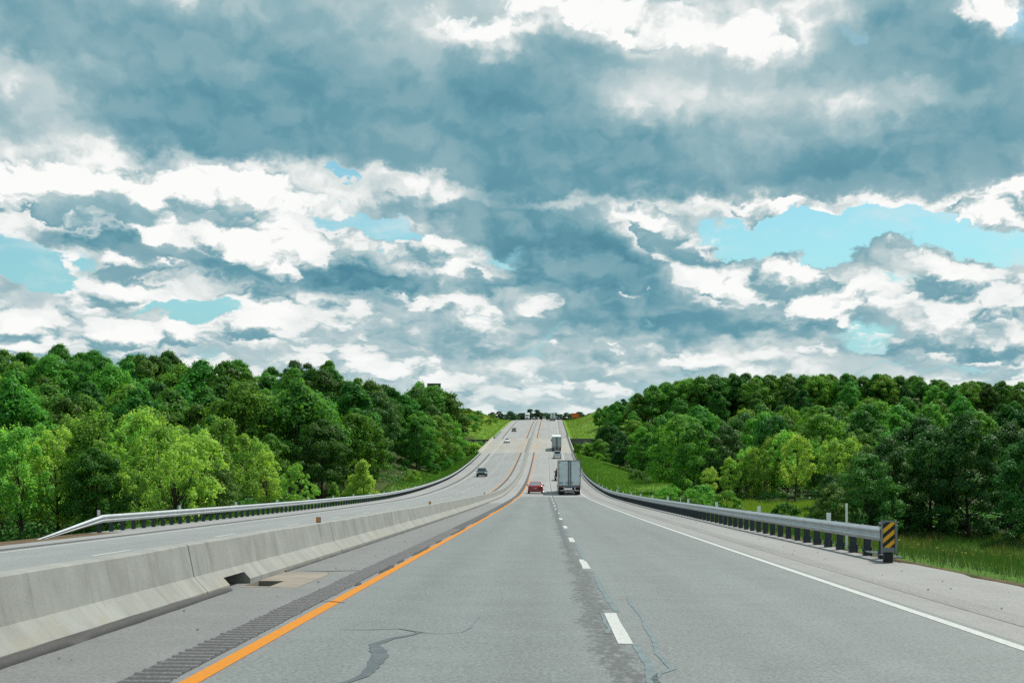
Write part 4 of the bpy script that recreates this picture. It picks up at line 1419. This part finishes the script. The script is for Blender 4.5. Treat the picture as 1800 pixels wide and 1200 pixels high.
# shrubs at the foot of the banks and on the cut
SH = [(15.5, 150, 2.3), (17.2, 158, 2.7), (18.8, 166, 3.0), (20.0, 172, 3.0), (21.5, 160, 2.6), (17.2, 186, 2.4), (20.5, 300, 3.0), (22, 214, 3), (14.5, 372, 2.0),
      (26, 132, 1.9), (24.8, 140, 2.0), (29.5, 128, 2.2),
      (-24.5, 300, 2.4), (-23.6, 330, 2.6), (-23.4, 362, 3.2), (-24.5, 250, 2.2), (-24.6, 372, 3.6), (-22.5, 380, 2.6)]
for (u, Y, h) in SH:
    plant('shrub', 'bush', u + float(cx(Y)), Y, h, 'low rounded green shrub growing on the bank by the guardrail', 'shrubs along the grass banks', rng, 1.1, rng.choice((0, 2)), cat='shrub')
for (u, Y, h) in ((-27, 520, 3), (-30, 545, 4), (-27, 565, 2.6), (-33, 560, 4.4), (-29, 590, 3.0), (-25.5, 600, 2.6), (-31, 620, 3.2), (-24, 640, 2.0), (-27, 660, 2.4), (-35, 530, 5)):
    plant('shrub', 'bush', u + float(cx(Y)), Y, h, 'green shrub on the grassy cut beyond the bridge', 'shrubs on the grassy cut beyond the bridge', rng, 1.15, cat='shrub')

for (u, Y, h) in ((-21.5, 463, 4.6), (-25, 465, 5.2), (-28.5, 462, 5.0), (-32, 464, 5.6), (-23, 452, 4.6), (-27, 448, 5.2), (10.5, 464, 3.6), (13.5, 462, 5.0), (17, 465, 5.4), (20.5, 463, 6.0), (12.5, 448, 4.6), (24, 462, 6.4)):
    zt = float(P(B1)) - .7 - rng.uniform(0, .9); g = float(ground_z(u, Y))
    plant('shrub', 'bush', u + float(cx(Y)), Y, max(2.0, min(zt - g, 9)), 'tall shrub growing against the dark wall at the bridge end', 'shrubs at the end wall of the bridge', rng, .8, cat='shrub')

# the row of trees behind the crest
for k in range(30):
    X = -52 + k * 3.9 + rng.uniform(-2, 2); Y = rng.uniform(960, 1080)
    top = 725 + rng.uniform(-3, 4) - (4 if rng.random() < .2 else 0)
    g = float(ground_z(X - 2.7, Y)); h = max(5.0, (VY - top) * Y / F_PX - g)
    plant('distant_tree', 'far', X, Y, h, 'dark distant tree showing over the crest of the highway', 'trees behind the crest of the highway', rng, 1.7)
print('trees planted', n_trees)

# ------------------------------------------------------------------ undergrowth and grass
def scatter_leaves(name, pts, size, mat, rg, label, per=26, rad=.9):
    cs = [np.array(p) for p in pts]
    me = leaves_mesh(name, cs, rg.uniform(rad * .6, rad * 1.3, len(cs)), np.full(len(cs), per), size, rg, .8, .7, .4)
    o = link_mesh(name, me, mat)
    tag(o, label, name, kind='stuff')
    return o
rg = np.random.default_rng(5)
pts = []
while len(pts) < 2600:
    Y = rg.uniform(104, 480); x = rg.uniform(-40, 1840)
    X = (x - VX) * Y / F_PX; u = X - float(cx(Y))
    if float(in_forest(u, Y)) > .6 and not (-20 < u < 10) and rg.random() < min(1, 160 / Y):
        pts.append((X, Y, float(ground_z(u, Y)) + rg.uniform(.1, 1.0)))
scatter_leaves('undergrowth', pts, .34, M['leaf_deep'], rg, 'low leafy undergrowth on the floor of the woods', 34, 1.2)

def grass_field(name, label, region, n, hgt, wid, mat, seed):
    rg = np.random.default_rng(seed)
    P3 = []
    while sum(len(a) for a in P3) < n:
        u, Y = region(rg, 40000)
        P3.append(np.stack([u, Y], -1))
    q_ = np.concatenate(P3)[:n]
    u, Y = q_[:, 0], q_[:, 1]
    z = ground_z(u, Y); X = u + cx(Y)
    patch = .6 + .8 * (np.sin(X * .9 + 1.3 * np.sin(Y * .31)) * np.sin(Y * .5 + np.sin(X * .7)) * .5 + .5)
    h = hgt(Y) * patch * rg.uniform(.5, 1.25, n); w = wid(Y) * rg.uniform(.6, 1.4, n)
    a = rg.uniform(0, 6.283, n); le = h * rg.uniform(.05, .55, n); la = rg.uniform(0, 6.283, n)
    V = np.empty((n, 3, 3))
    base = np.stack([X, Y, z - .03], -1)
    side = np.stack([np.cos(a), np.sin(a), np.zeros(n)], -1) * w[:, None] * .5
    V[:, 0] = base - side; V[:, 1] = base + side
    V[:, 2] = base + np.stack([np.cos(la) * le, np.sin(la) * le, h], -1)
    me = fast_mesh(name, V.reshape(-1, 3), n, 3)
    o = link_mesh(name, me, mat)
    tag(o, label, name, kind='stuff')
M['grass'] = leaf_mat('grass_blades', (.034, .100, .020), (.090, .215, .036), .35, .015, .6)
M['grass_pale'] = leaf_mat('pale_grass_blades', (.11, .21, .025), (.24, .36, .06), .35, .02, .6)
M['grass_long'] = leaf_mat('long_grass_blades', (.020, .066, .016), (.066, .165, .034), .33, .015, .6)
def near_right(rg, m):
    Y = 22 + 118 * rg.random(m) ** .8; u = 8.0 + rg.random(m) * 42
    k = (in_forest(u, Y) < .8) & ((u + cx(Y)) / Y < .52) & ((u > 8.6) | (rg.random(m) < .5))
    return u[k], Y[k]
grass_field('meadow_grass', 'long green grass beside the shoulder and across the small meadow', near_right, 135000, lambda Y: .20 + .0022 * Y, lambda Y: .010 + .00028 * Y, M['grass_long'], 1)
def far_right(rg, m):
    Y = 130 + 240 * rg.random(m); u = 8.2 + rg.random(m) ** 1.3 * 16
    return u, Y
grass_field('bank_grass', 'grass on the bank below the outbound guardrail', far_right, 36000, lambda Y: .22 + Y * .0007, lambda Y: .05 + Y * .0002, M['grass'], 2)
def meadow2(rg, m):
    Y = 150 + 45 * rg.random(m); u = 22 + rg.random(m) * 22
    k = in_forest(u, Y) < .6
    return u[k], Y[k]
grass_field('meadow_grass', 'pale sunlit grass of the small meadow below the trees', meadow2, 26000, lambda Y: .55 + 0 * Y, lambda Y: .08 + 0 * Y, M['grass_pale'], 3)
def left_bank(rg, m):
    Y = 60 + 310 * rg.random(m); u = -18.5 - rg.random(m) ** 1.3 * 8
    return u, Y
grass_field('bank_grass', 'grass on the bank beyond the oncoming guardrail', left_bank, 32000, lambda Y: .20 + Y * .0008, lambda Y: .03 + Y * .0003, M['grass'], 4)
def cut(rg, m):
    Y = 475 + 260 * rg.random(m); d = rg.random(m) * 24
    s = rg.random(m) < .5
    u = np.where(s, 9.0 + d, -19.4 - d)
    return u, Y
grass_field('cut_grass', 'sunlit grass on the cut slopes beyond the bridge', cut, 26000, lambda Y: .34 + 0 * Y, lambda Y: .25 + 0 * Y, M['grass_pale'], 5)
M['grass_dry'] = leaf_mat('dry_grass_stalks', (.20, .16, .06), (.42, .34, .16), .3, .01, .5)
def near_dry(rg, m):
    u, Y = near_right(rg, m)
    k = np.sin(u * .8 + 2 * np.sin(Y * .23)) > .1
    return u[k], Y[k]
grass_field('dry_grass', 'dry tan seed stalks among the roadside grass', near_dry, 9000, lambda Y: .34 + .0022 * Y, lambda Y: .006 + .0002 * Y, M['grass_dry'], 9)
# yellow flowers in the near grass
mb = MB(); rr = random.Random(4)
for _ in range(70):
    u = rr.uniform(8.6, 20); Y = rr.uniform(24, 60)
    if (u + float(cx(Y))) / Y > .40: continue
    x, y, z = u + float(cx(Y)), Y, float(ground_z(u, Y)) + rr.uniform(.22, .36); s = rr.uniform(.018, .035)
    mb.add([(x - s, y, z), (x, y - s, z + .01), (x + s, y, z), (x, y + s, z + .01), (x, y, z + s * 1.2)], [(0, 1, 4), (1, 2, 4), (2, 3, 4), (3, 0, 4)])
tag(mb.build('wildflowers', paint('yellow_petals', (.75, .60, .02), .6)), 'tiny yellow wildflowers in the roadside grass', 'flowers', kind='stuff')
# ------------------------------------------------------------------ vehicles (heading +Y, origin on the road)
def car_paint(name, col, metal=.0):
    m, N = new_mat(name)
    c = N.node('ShaderNodeTexCoord').outputs['Object']
    z = N.sep(c)[2]
    n = N.noise(c, 6, 4, .6)
    grime = N.math('MULTIPLY', N.map(z, .25, .75, .55, 0.0), N.map(n, .35, .7))
    base = N.mix(grime, tuple(col), (.12, .11, .095))
    finish(N, base, N.math('ADD', .25, N.math('MULTIPLY', grime, .5)), metal, coat=.7)
    return m
def glass(name, col=(.012, .016, .018)):
    m, N = new_mat(name)
    finish(N, col, .06, spec=.6, coat=.5)
    return m
V_ = dict(red=car_paint('red_car_paint', (.36, .006, .016)), white=car_paint('white_car_paint', (.74, .76, .76)), teal=car_paint('dark_teal_car_paint', (.050, .092, .098), .25),
          black=car_paint('black_car_paint', (.020, .026, .032), .2), silver=car_paint('silver_blue_car_paint', (.60, .67, .72), .15), blue=car_paint('deep_blue_truck_paint', (.03, .06, .14)),
          glass=glass('tinted_glass'), glass_sky=paint('sky_reflecting_glass', (.36, .44, .47), .12, .7, .1), tyre=M['black'], rim=paint('alloy_rim', (.42, .43, .44), .35, .7, .15),
          chrome=paint('chrome', (.62, .63, .64), .18, 1.0, .1), plastic=paint('black_plastic', (.03, .03, .032), .55), tail=paint('red_lens', (.42, .008, .008), .25, 0, .1),
          lamp=paint('clear_lens', (.80, .80, .74), .15, 0, .05), amber=M['amber'], plate=paint('plate_white', (.36, .38, .40), .45, 0, .1),
          trailer=paint('white_trailer_skin', (.74, .77, .77), .32, 0, .10, scale=1.5), door=paint('trailer_door_skin', (.66, .73, .76), .28, 0, .07, scale=1.2), steel=M['galv_dull'],
          under=paint('chassis_black', (.022, .022, .024), .7), bumper_white=paint('white_reflective_tape', (.72, .72, .70), .4), tape_red=paint('red_reflective_tape', (.50, .02, .02), .4),
          sticker=paint('pale_blue_sticker', (.16, .42, .62), .4))

def quad_on(corners, a0, a1, b0, b1, off):
    """a panel lying on the quad corners (p00,p10,p11,p01), inset to a0..a1, b0..b1 and raised by off, with a little thickness"""
    p = [Vector(c) for c in corners]
    def at(a, b): return (p[0] * (1 - a) + p[1] * a) * (1 - b) + (p[3] * (1 - a) + p[2] * a) * b
    n = (p[1] - p[0]).cross(p[3] - p[0]).normalized()
    q4 = [at(a0, b0), at(a1, b0), at(a1, b1), at(a0, b1)]
    mb = MB(); mb.add([v + n * off for v in q4] + [v - n * .01 for v in q4], [(0, 1, 2, 3), (0, 4, 5, 1), (1, 5, 6, 2), (2, 6, 7, 3), (3, 7, 4, 0)])
    return mb

def section(y, w, zb, zt):
    half = [(w * .80, zb), (w * .965, zb + .10), (w, zb + (zt - zb) * .45), (w * .985, zb + (zt - zb) * .72), (w * .945, zt - .045), (w * .84, zt), (w * .42, zt + .018)]
    return [(x, y, z) for x, z in half] + [(-x, y, z) for x, z in reversed(half)]

def wheel(parent, x, y, r, wd, rim=True):
    s = 1 if x > 0 else -1
    mb = MB(); prof = [(x - s * wd, r * .6), (x - s * wd, r * .93), (x - s * wd * .85, r), (x - s * wd * .15, r), (x, r * .93), (x, r * .62)]
    seg = 22; vs = []; fs = []
    for (px, pr) in prof:
        for k in range(seg):
            t = 2 * math.pi * k / seg; vs.append((px, y + pr * math.cos(t), r + pr * math.sin(t)))
    for i in range(len(prof) - 1):
        for k in range(seg):
            k2 = (k + 1) % seg; fs.append((i * seg + k, i * seg + k2, (i + 1) * seg + k2, (i + 1) * seg + k))
    fs.append(tuple(range(seg)))
    mb.add(vs, fs)
    w = mb.build('wheel', V_['tyre'], parent, True)
    rm = MB(); rm.tube([(x - s * .06, y, r), (x - s * .012, y, r)], r * .62, 16)
    for k in range(5):
        t = k * 1.2566; rm.tube([(x - s * .012, y, r), (x - s * .004, y + math.cos(t) * r * .55, r + math.sin(t) * r * .55)], r * .09, 5)
    rm.build('rim', V_['rim'], w)
    return w

def cabin(root, base, roof, mat, glassm, rear_glass, pillars=1):
    """base/roof = (y_rear, y_front, half_width, z); a tapered cabin with glazing set on it"""
    (ar, af, aw, az_), (br, bf, bw, bz) = base, roof
    A = [(-aw, ar, az_), (aw, ar, az_), (aw, af, az_), (-aw, af, az_)]
    B = [(-bw, br, bz), (bw, br, bz), (bw, bf, bz), (-bw, bf, bz)]
    mid = lambda s: [(p[0] * (1 - s) + q_[0] * s, p[1] * (1 - s) + q_[1] * s, p[2] * (1 - s) + q_[2] * s) for p, q_ in zip(A, B)]
    bm = bmesh.new()
    va = [bm.verts.new(p) for p in A]; vb = [bm.verts.new(p) for p in B]
    bm.faces.new(vb)
    for i in range(4):
        bm.faces.new((va[i], va[(i + 1) % 4], vb[(i + 1) % 4], vb[i]))
    bmesh.ops.bevel(bm, geom=[e for e in bm.edges if all(v in vb for v in e.verts)], offset=.05, segments=3, profile=.5, affect='EDGES')
    MB().bm(bm).build('cabin', mat, root)
    quad_on((A[0], A[1], B[1], B[0]), .08, .92, .12, .88, .008).build('rear_window', rear_glass, root)
    quad_on((A[2], A[3], B[3], B[2]), .07, .93, .08, .90, .008).build('windshield', glassm, root)
    for (c4) in ((A[1], A[2], B[2], B[1]), (A[3], A[0], B[0], B[3])):
        rev = c4[0][0] < 0
        for k in range(pillars + 1):
            a0 = .09 + k * (.84 / (pillars + 1)); a1 = a0 + .84 / (pillars + 1) - .035
            quad_on(c4, a0, a1, .12, .88, .008).build('side_window', glassm, root)

def lamps(root, W, yr, yf, zr, zf, tw=.30, th=.14, fw=.34, fh=.12, plate_z=.62):
    for s in (-1, 1):
        a, b = sorted((s * (W - .04), s * (W - tw)))
        MB().box(a, b, yr - .02, yr + .10, zr - th / 2, zr + th / 2, .015).build('tail_light', V_['tail'], root)
        a, b = sorted((s * (W - .08), s * (W - fw)))
        MB().box(a, b, yf - .16, yf + .012, zf - fh / 2, zf + fh / 2, .015).build('headlight', V_['lamp'], root)
    MB().box(-.16, .16, yr - .025, yr - .005, plate_z - .08, plate_z + .08).build('license_plate', V_['plate'], root)

def mirrors(root, W, y, z, mat):
    for s in (-1, 1):
        a, b = sorted((s * (W - .02), s * (W + .17)))
        MB().box(a, b, y - .05, y + .07, z - .07, z + .08, .02).tube([(s * (W - .10), y, z - .05), (s * (W + .02), y, z - .03)], .025, 5).build('mirror', mat, root)

def place(root, u, Y, heading=1, span=3.0):
    g = (float(P(Y + span / 2)) - float(P(Y - span / 2))) / span
    root.location = road(u, Y, .006)
    root.rotation_euler = (math.atan(g) * heading, 0, 0 if heading > 0 else math.pi)

def sedan(label, mat, u, Y, heading, name='sedan'):
    r = empty(name); tag(r, label, 'car')
    st = [(-2.38, .74, .46, .84), (-2.28, .86, .33, .98), (-1.75, .905, .23, 1.02), (-1.0, .91, .20, .97), (.6, .91, .20, .95), (1.35, .90, .20, .92), (1.95, .87, .23, .82), (2.26, .78, .30, .68), (2.36, .62, .38, .58)]
    MB().loft([section(*s) for s in st]).build('body', mat, r, True)
    cabin(r, (-1.95, 1.05, .80, .955), (-1.05, .02, .60, 1.46), mat, V_['glass'], V_['glass_sky'])
    MB().box(-.80, .80, -2.41, -2.24, .30, .50, .03).build('rear_bumper', mat, r)
    MB().box(-.72, .72, -2.42, -2.30, .22, .31, .02).build('rear_valance', V_['plastic'], r)
    MB().box(-.76, .76, 2.20, 2.39, .28, .48, .03).build('front_bumper', mat, r)
    MB().box(-.38, .38, 2.33, 2.40, .40, .56, .01).build('grille', V_['plastic'], r)
    MB().box(-.50, .50, -2.36, -2.31, .79, .825, .006).build('trim_strip', V_['chrome'], r)
    for x in (-.92, .92):
        for y in (-1.42, 1.42): wheel(r, x, y, .325, .21)
    lamps(r, .88, -2.36, 2.31, .82, .66, plate_z=.66)
    mirrors(r, .90, .78, 1.0, mat)
    place(r, u, Y, heading)
    return r

def suv(label, mat, u, Y, heading, name='suv', cat='car'):
    r = empty(name); tag(r, label, cat)
    st = [(-2.42, .84, .50, .98), (-2.34, .95, .38, 1.10), (-1.6, .98, .30, 1.12), (.7, .98, .28, 1.10), (1.5, .97, .28, 1.07), (2.1, .95, .32, 1.00), (2.38, .90, .40, .90), (2.46, .80, .48, .80)]
    MB().loft([section(*s) for s in st]).build('body', mat, r, True)
    cabin(r, (-2.36, 1.15, .90, 1.09), (-2.1, .35, .76, 1.78), mat, V_['glass'], V_['glass'], 2)
    MB().box(-.92, .92, -2.50, -2.32, .42, .62, .04).build('rear_bumper', V_['plastic'], r)
    MB().box(-.92, .92, 2.34, 2.54, .40, .62, .04).build('front_bumper', V_['plastic'], r)
    MB().box(-.52, .52, 2.40, 2.48, .66, .88, .01).build('grille', V_['plastic'], r)
    for x in (-.98, .98):
        for y in (-1.45, 1.5): wheel(r, x, y, .38, .25)
    lamps(r, .94, -2.42, 2.44, .95, .80, .16, .32, .38, .18)
    mirrors(r, .97, .95, 1.18, V_['plastic'])
    place(r, u, Y, heading)
    return r

def pickup(label, mat, u, Y, heading, name='pickup_truck', scale=1.0):
    r = empty(name); tag(r, label, 'pickup truck')
    st = [(-2.85, .92, .56, 1.10), (-2.80, .96, .50, 1.17), (-1.0, .985, .42, 1.18), (-.95, .985, .40, 1.15), (.9, .985, .38, 1.14), (1.7, .98, .38, 1.13), (2.45, .96, .42, 1.08), (2.75, .92, .5, 1.0), (2.84, .85, .58, .88)]
    MB().loft([section(*s) for s in st]).build('body', mat, r, True)
    cabin(r, (-.98, 1.55, .90, 1.12), (-.78, .55, .74, 1.86), mat, V_['glass'], V_['glass'])
    MB().box(-.76, .76, -2.70, -1.08, 1.186, 1.20).build('bed_floor', V_['plastic'], r)
    b = MB()
    for s in (-1, 1): b.box(s * .84 - .09, s * .84 + .09, -2.78, -1.02, 1.14, 1.235, .02)
    b.build('bed_rail', mat, r)
    MB().box(-.78, .78, -2.88, -2.80, .62, 1.20, .02).build('tailgate', mat, r)
    MB().box(-.14, .14, -2.90, -2.875, .98, 1.06, .01).build('tailgate_handle', V_['plastic'], r)
    MB().box(-.95, .95, -3.02, -2.84, .46, .62, .03).build('rear_bumper', V_['chrome'], r)
    MB().box(-.95, .95, 2.74, 2.95, .46, .66, .03).build('front_bumper', V_['chrome'], r)
    MB().box(-.58, .58, 2.78, 2.87, .70, .95, .01).build('grille', V_['plastic'], r)
    for x in (-.99, .99):
        for y in (-1.75, 1.78): wheel(r, x, y, .40, .26)
    lamps(r, .965, -2.84, 2.82, .96, .84, .15, .34, .36, .2, plate_z=.54)
    mirrors(r, .98, 1.15, 1.28, V_['plastic'])
    place(r, u, Y, heading)
    r.scale = (scale,) * 3
    return r

def van(label, mat, u, Y, heading):
    r = empty('cargo_van'); tag(r, label, 'van')
    MB().loft([section(*s) for s in [(-2.9, .92, .45, 1.2), (-2.8, .99, .35, 1.3), (1.9, .99, .34, 1.26), (2.5, .96, .38, 1.1), (2.75, .86, .48, .95)]]).build('body', mat, r, True)
    cabin(r, (-2.85, 2.05, .96, 1.25), (-2.75, 1.0, .84, 2.45), mat, V_['glass'], V_['glass'], 3)
    for x in (-.98, .98):
        for y in (-1.7, 1.8): wheel(r, x, y, .36, .24)
    lamps(r, .95, -2.88, 2.70, 1.0, .86, .14, .4)
    mirrors(r, .98, 1.7, 1.45, V_['plastic'])
    place(r, u, Y, heading)
    return r

def semi(label, cab, u, Y, heading=1, sticker=False, door=None):
    """Y = the rear doors when outbound, the nose when oncoming"""
    r = empty('semi_truck'); tag(r, label, 'truck')
    L, w, z0, z1 = 16.0, 1.295, 1.12, 4.08
    V = V_
    # trailer
    MB().box(-w + .004, w - .004, .09, L, z0, z1 - .004, .03).build('trailer_box', V['trailer'], r)
    fr = MB()
    for s in (-1, 1): fr.box(s * (w - .035) - .035, s * (w - .035) + .035, -.02, .088, z0 - .18, z1, .008)
    fr.box(-w + .071, w - .071, -.02, .088, z1 - .10, z1, .008).box(-w + .071, w - .071, -.04, .088, z0 - .20, z0 + .04, .008)
    fr.build('rear_frame', V['steel'], r)
    for s in (-1, 1):
        a, b = sorted((s * .022, s * (w - .08)))
        d = MB().box(a, b, -.01, .06, z0 + .05, z1 - .11, .012).build('door', door or V['door'], r)
        rods = MB()
        for x in (.085, .17):
            rods.tube([(s * x, -.035, z0 + .02), (s * x, -.035, z1 - .08)], .024, 6)
        rods.build('lock_rod', V['under'], d)
        hd = MB().box(min(s * .10, s * .46), max(s * .10, s * .46), -.055, -.03, z0 + .30, z0 + .37, .005)
        hd.build('door_handle', V['under'], d)
        hg = MB()
        for k in range(4):
            zz = z0 + .30 + k * .78
            hg.box(min(s * (w - .26), s * (w - .05)), max(s * (w - .26), s * (w - .05)), -.022, -.011, zz, zz + .05)
        hg.build('hinge', V['under'], d)
    if sticker:
        MB().box(-w + .16, -w + .54, -.018, -.0105, z0 + .24, z0 + .40).build('sticker', V['sticker'], r)
    for s in (-1, 1):
        for k, x in enumerate((.98, 1.16)):
            a, b = s * x - .07, s * x + .07
            MB().box(a, b, -.065, -.04, z0 - .16, z0 - .04, .01).build('tail_light', V['tail'], r)
    tp = MB(); tw_ = MB()
    for k in range(12):
        (tp if k % 2 else tw_).box(-1.15 + k * .19, -1.15 + k * .19 + .185, -.0475, -.0405, z0 - .005, z0 + .032)
    tp.build('red_tape', V['tape_red'], r); tw_.build('white_tape', V['bumper_white'], r)
    bp = MB().box(-1.14, 1.14, -.10, .02, .48, .60, .01)
    bp.build('impact_bumper', V['bumper_white'], r)
    tb = MB()
    for k in range(6): tb.box(-1.10 + k * .40, -1.10 + k * .40 + .18, -.108, -.1005, .505, .575)
    tb.build('bumper_tape', V['tape_red'], r)
    for s in (-1, 1):
        MB().box(s * .62 - .06, s * .62 + .06, -.06, .06, .60, z0 - .20, .01).build('bumper_strut', V['bumper_white'], r)
    MB().box(-.55, .45, -.085, -.07, .30, .42).build('license_plate', V['plate'], r)
    for s in (-1, 1):
        MB().box(s * .98 - .29, s * .98 + .29, .35, .37, .22, 1.0).build('mudflap', V['under'], r)
    un = MB()
    for s in (-1, 1): un.box(s * .5 - .06, s * .5 + .06, .1, L - .3, .86, z0 - .01)
    for y in (1.1, 2.42): un.tube([(-1.1, y, .52), (1.1, y, .52)], .08, 8)
    un.build('chassis', V['under'], r)
    for y in (1.1, 2.42):
        for s in (-1, 1):
            wheel(r, s * 1.26, y, .52, .58)
    for s in (-1, 1):
        MB().box(s * .95 - .06, s * .95 + .06, 12.4, 12.55, .35, z0, .01).build('landing_leg', V['under'], r)
        MB().box(min(s * 1.27, s * 1.25), max(s * 1.27, s * 1.25), 4.0, 11.5, .45, z0 - .005).build('side_skirt', V['trailer'], r)
    # tractor
    y0 = L + .6
    MB().loft([[(-1.2, y0, 1.0), (1.2, y0, 1.0), (1.2, y0, 3.55), (1.0, y0, 3.95), (-1.0, y0, 3.95), (-1.2, y0, 3.55)],
               [(-1.2, y0 + 1.7, 1.0), (1.2, y0 + 1.7, 1.0), (1.2, y0 + 1.7, 3.35), (.98, y0 + 1.7, 3.75), (-.98, y0 + 1.7, 3.75), (-1.2, y0 + 1.7, 3.35)],
               [(-1.14, y0 + 2.5, 1.0), (1.14, y0 + 2.5, 1.0), (1.14, y0 + 2.5, 2.75), (.92, y0 + 2.45, 2.95), (-.92, y0 + 2.45, 2.95), (-1.14, y0 + 2.5, 2.75)],
               [(-1.08, y0 + 3.1, 1.0), (1.08, y0 + 3.1, 1.0), (1.04, y0 + 3.1, 1.95), (.88, y0 + 3.08, 2.02), (-.88, y0 + 3.08, 2.02), (-1.04, y0 + 3.1, 1.95)]]).build('cab', cab, r)
    MB().loft([[(-1.0, y0 + 3.09, .95), (1.0, y0 + 3.09, .95), (1.0, y0 + 3.09, 1.75), (.8, y0 + 3.09, 1.98), (-.8, y0 + 3.09, 1.98), (-1.0, y0 + 3.09, 1.75)],
               [(-.92, y0 + 4.6, .70), (.92, y0 + 4.6, .70), (.90, y0 + 4.6, 1.5), (.68, y0 + 4.6, 1.72), (-.68, y0 + 4.6, 1.72), (-.90, y0 + 4.6, 1.5)],
               [(-.84, y0 + 4.95, .70), (.84, y0 + 4.95, .70), (.82, y0 + 4.92, 1.3), (.62, y0 + 4.85, 1.55), (-.62, y0 + 4.85, 1.55), (-.82, y0 + 4.92, 1.3)]]).build('hood', cab, r)
    A = [(.98, y0 + 3.10, 2.06), (-.98, y0 + 3.10, 2.06), (-.98, y0 + 2.56, 2.78), (.98, y0 + 2.56, 2.78)]
    quad_on(A, .02, .98, .04, .96, .03).build('windshield', V['glass'], r)
    for s in (-1, 1):
        a, b = sorted((s * 1.155, s * 1.10))
        MB().box(a, b, y0 + 1.85, y0 + 2.5, 2.0, 2.7, .01).build('side_window', V['glass'], r)
        a, b = sorted((s * 1.28, s * 1.52))
        MB().box(a, b, y0 + 2.75, y0 + 2.9, 1.95, 2.75, .03).tube([(s * 1.1, y0 + 2.8, 2.6), (s * 1.4, y0 + 2.82, 2.6)], .025, 5).build('mirror', V['under'], r)
        a, b = sorted((s * .62, s * .86))
        MB().box(a, b, y0 + 4.85, y0 + 5.0, 1.0, 1.25, .02).build('headlight', V['lamp'], r)
        MB().tube([(s * 1.12, y0 - .25, .9), (s * 1.12, y0 - .25, 3.7)], .08, 8).build('exhaust_stack', V['chrome'], r)
        MB().tube([(s * 1.0, y0 + .6, .72), (s * 1.0, y0 + 2.2, .72)], .32, 14).build('fuel_tank', V['chrome'], r)
        MB().box(min(s * .78, s * 1.2), max(s * .78, s * 1.2), y0 + 3.5, y0 + 4.7, 1.1, 1.22, .03).build('fender', cab, r)
        wheel(r, s * 1.20, y0 + 4.1, .52, .32)
        for y in (L - 1.5, L - .18):
            wheel(r, s * 1.22, y, .52, .56)
    MB().box(-.5, .5, y0 + 4.94, y0 + 5.02, .80, 1.48, .02).build('grille', V['plastic'], r)
    MB().box(-1.15, 1.15, y0 + 4.9, y0 + 5.18, .38, .72, .05).build('front_bumper', V['chrome'], r)
    MB().box(-.42, .42, L - 3, y0 + 4.9, .62, .92).build('tractor_frame', V['under'], r)
    S = 19.0
    if heading > 0:
        g = (float(P(Y + S)) - float(P(Y + 1.5))) / (S - 1.5)
        r.location = road(u, Y + 0, .01); r.location.z = float(P(Y + 1.5) + fall(u)) - 1.5 * g + .01
        r.rotation_euler = (math.atan(g), 0, 0)
    else:
        Yr = Y + S
        g = (float(P(Yr)) - float(P(Y))) / S
        r.location = road(u, Yr, .01); r.rotation_euler = (-math.atan(g), 0, math.pi)
    return r

sedan('red sedan driving ahead in the inner lane beside the big trailer', V_['red'], -1.02, 167.5, 1)
semi('large semi trailer with pale grey blue rear doors, nearest truck ahead', V_['red'], 3.02, 160, 1, True)
pickup('red truck almost hidden in front of the nearest big trailer', V_['red'], 2.95, 238, 1, 'work_truck', 1.16)
pickup('white pickup truck following the second trailer near the bridge', V_['silver'], 3.12, 346, 1)
semi('second semi trailer with grey doors climbing onto the bridge', V_['white'], 3.22, 384, 1, door=paint('grey_trailer_door', (.42, .48, .51), .3, 0, .08))
semi('distant semi trailer with pale doors just below the crest', V_['blue'], 2.8, 694, 1)
suv('dark van at the crest on the shoulder right of the distant trailer', V_['black'], 5.9, 752, -1, 'dark_van', 'van')
van('small white van just past the crest behind the barrier', V_['white'], -1.9, 842, 1)
semi('white semi truck coming over the crest in the oncoming lanes', V_['white'], -11.3, 757, -1)
suv('dark teal utility car, the nearest oncoming vehicle', V_['teal'], -12.0, 262, -1).scale = (1, 1, .90)
sedan('white sedan coming down the bridge in the oncoming lanes', V_['white'], -12.55, 443, -1)
sedan('black sedan descending from the crest behind the oncoming white sedan', V_['black'], -12.75, 540, -1)
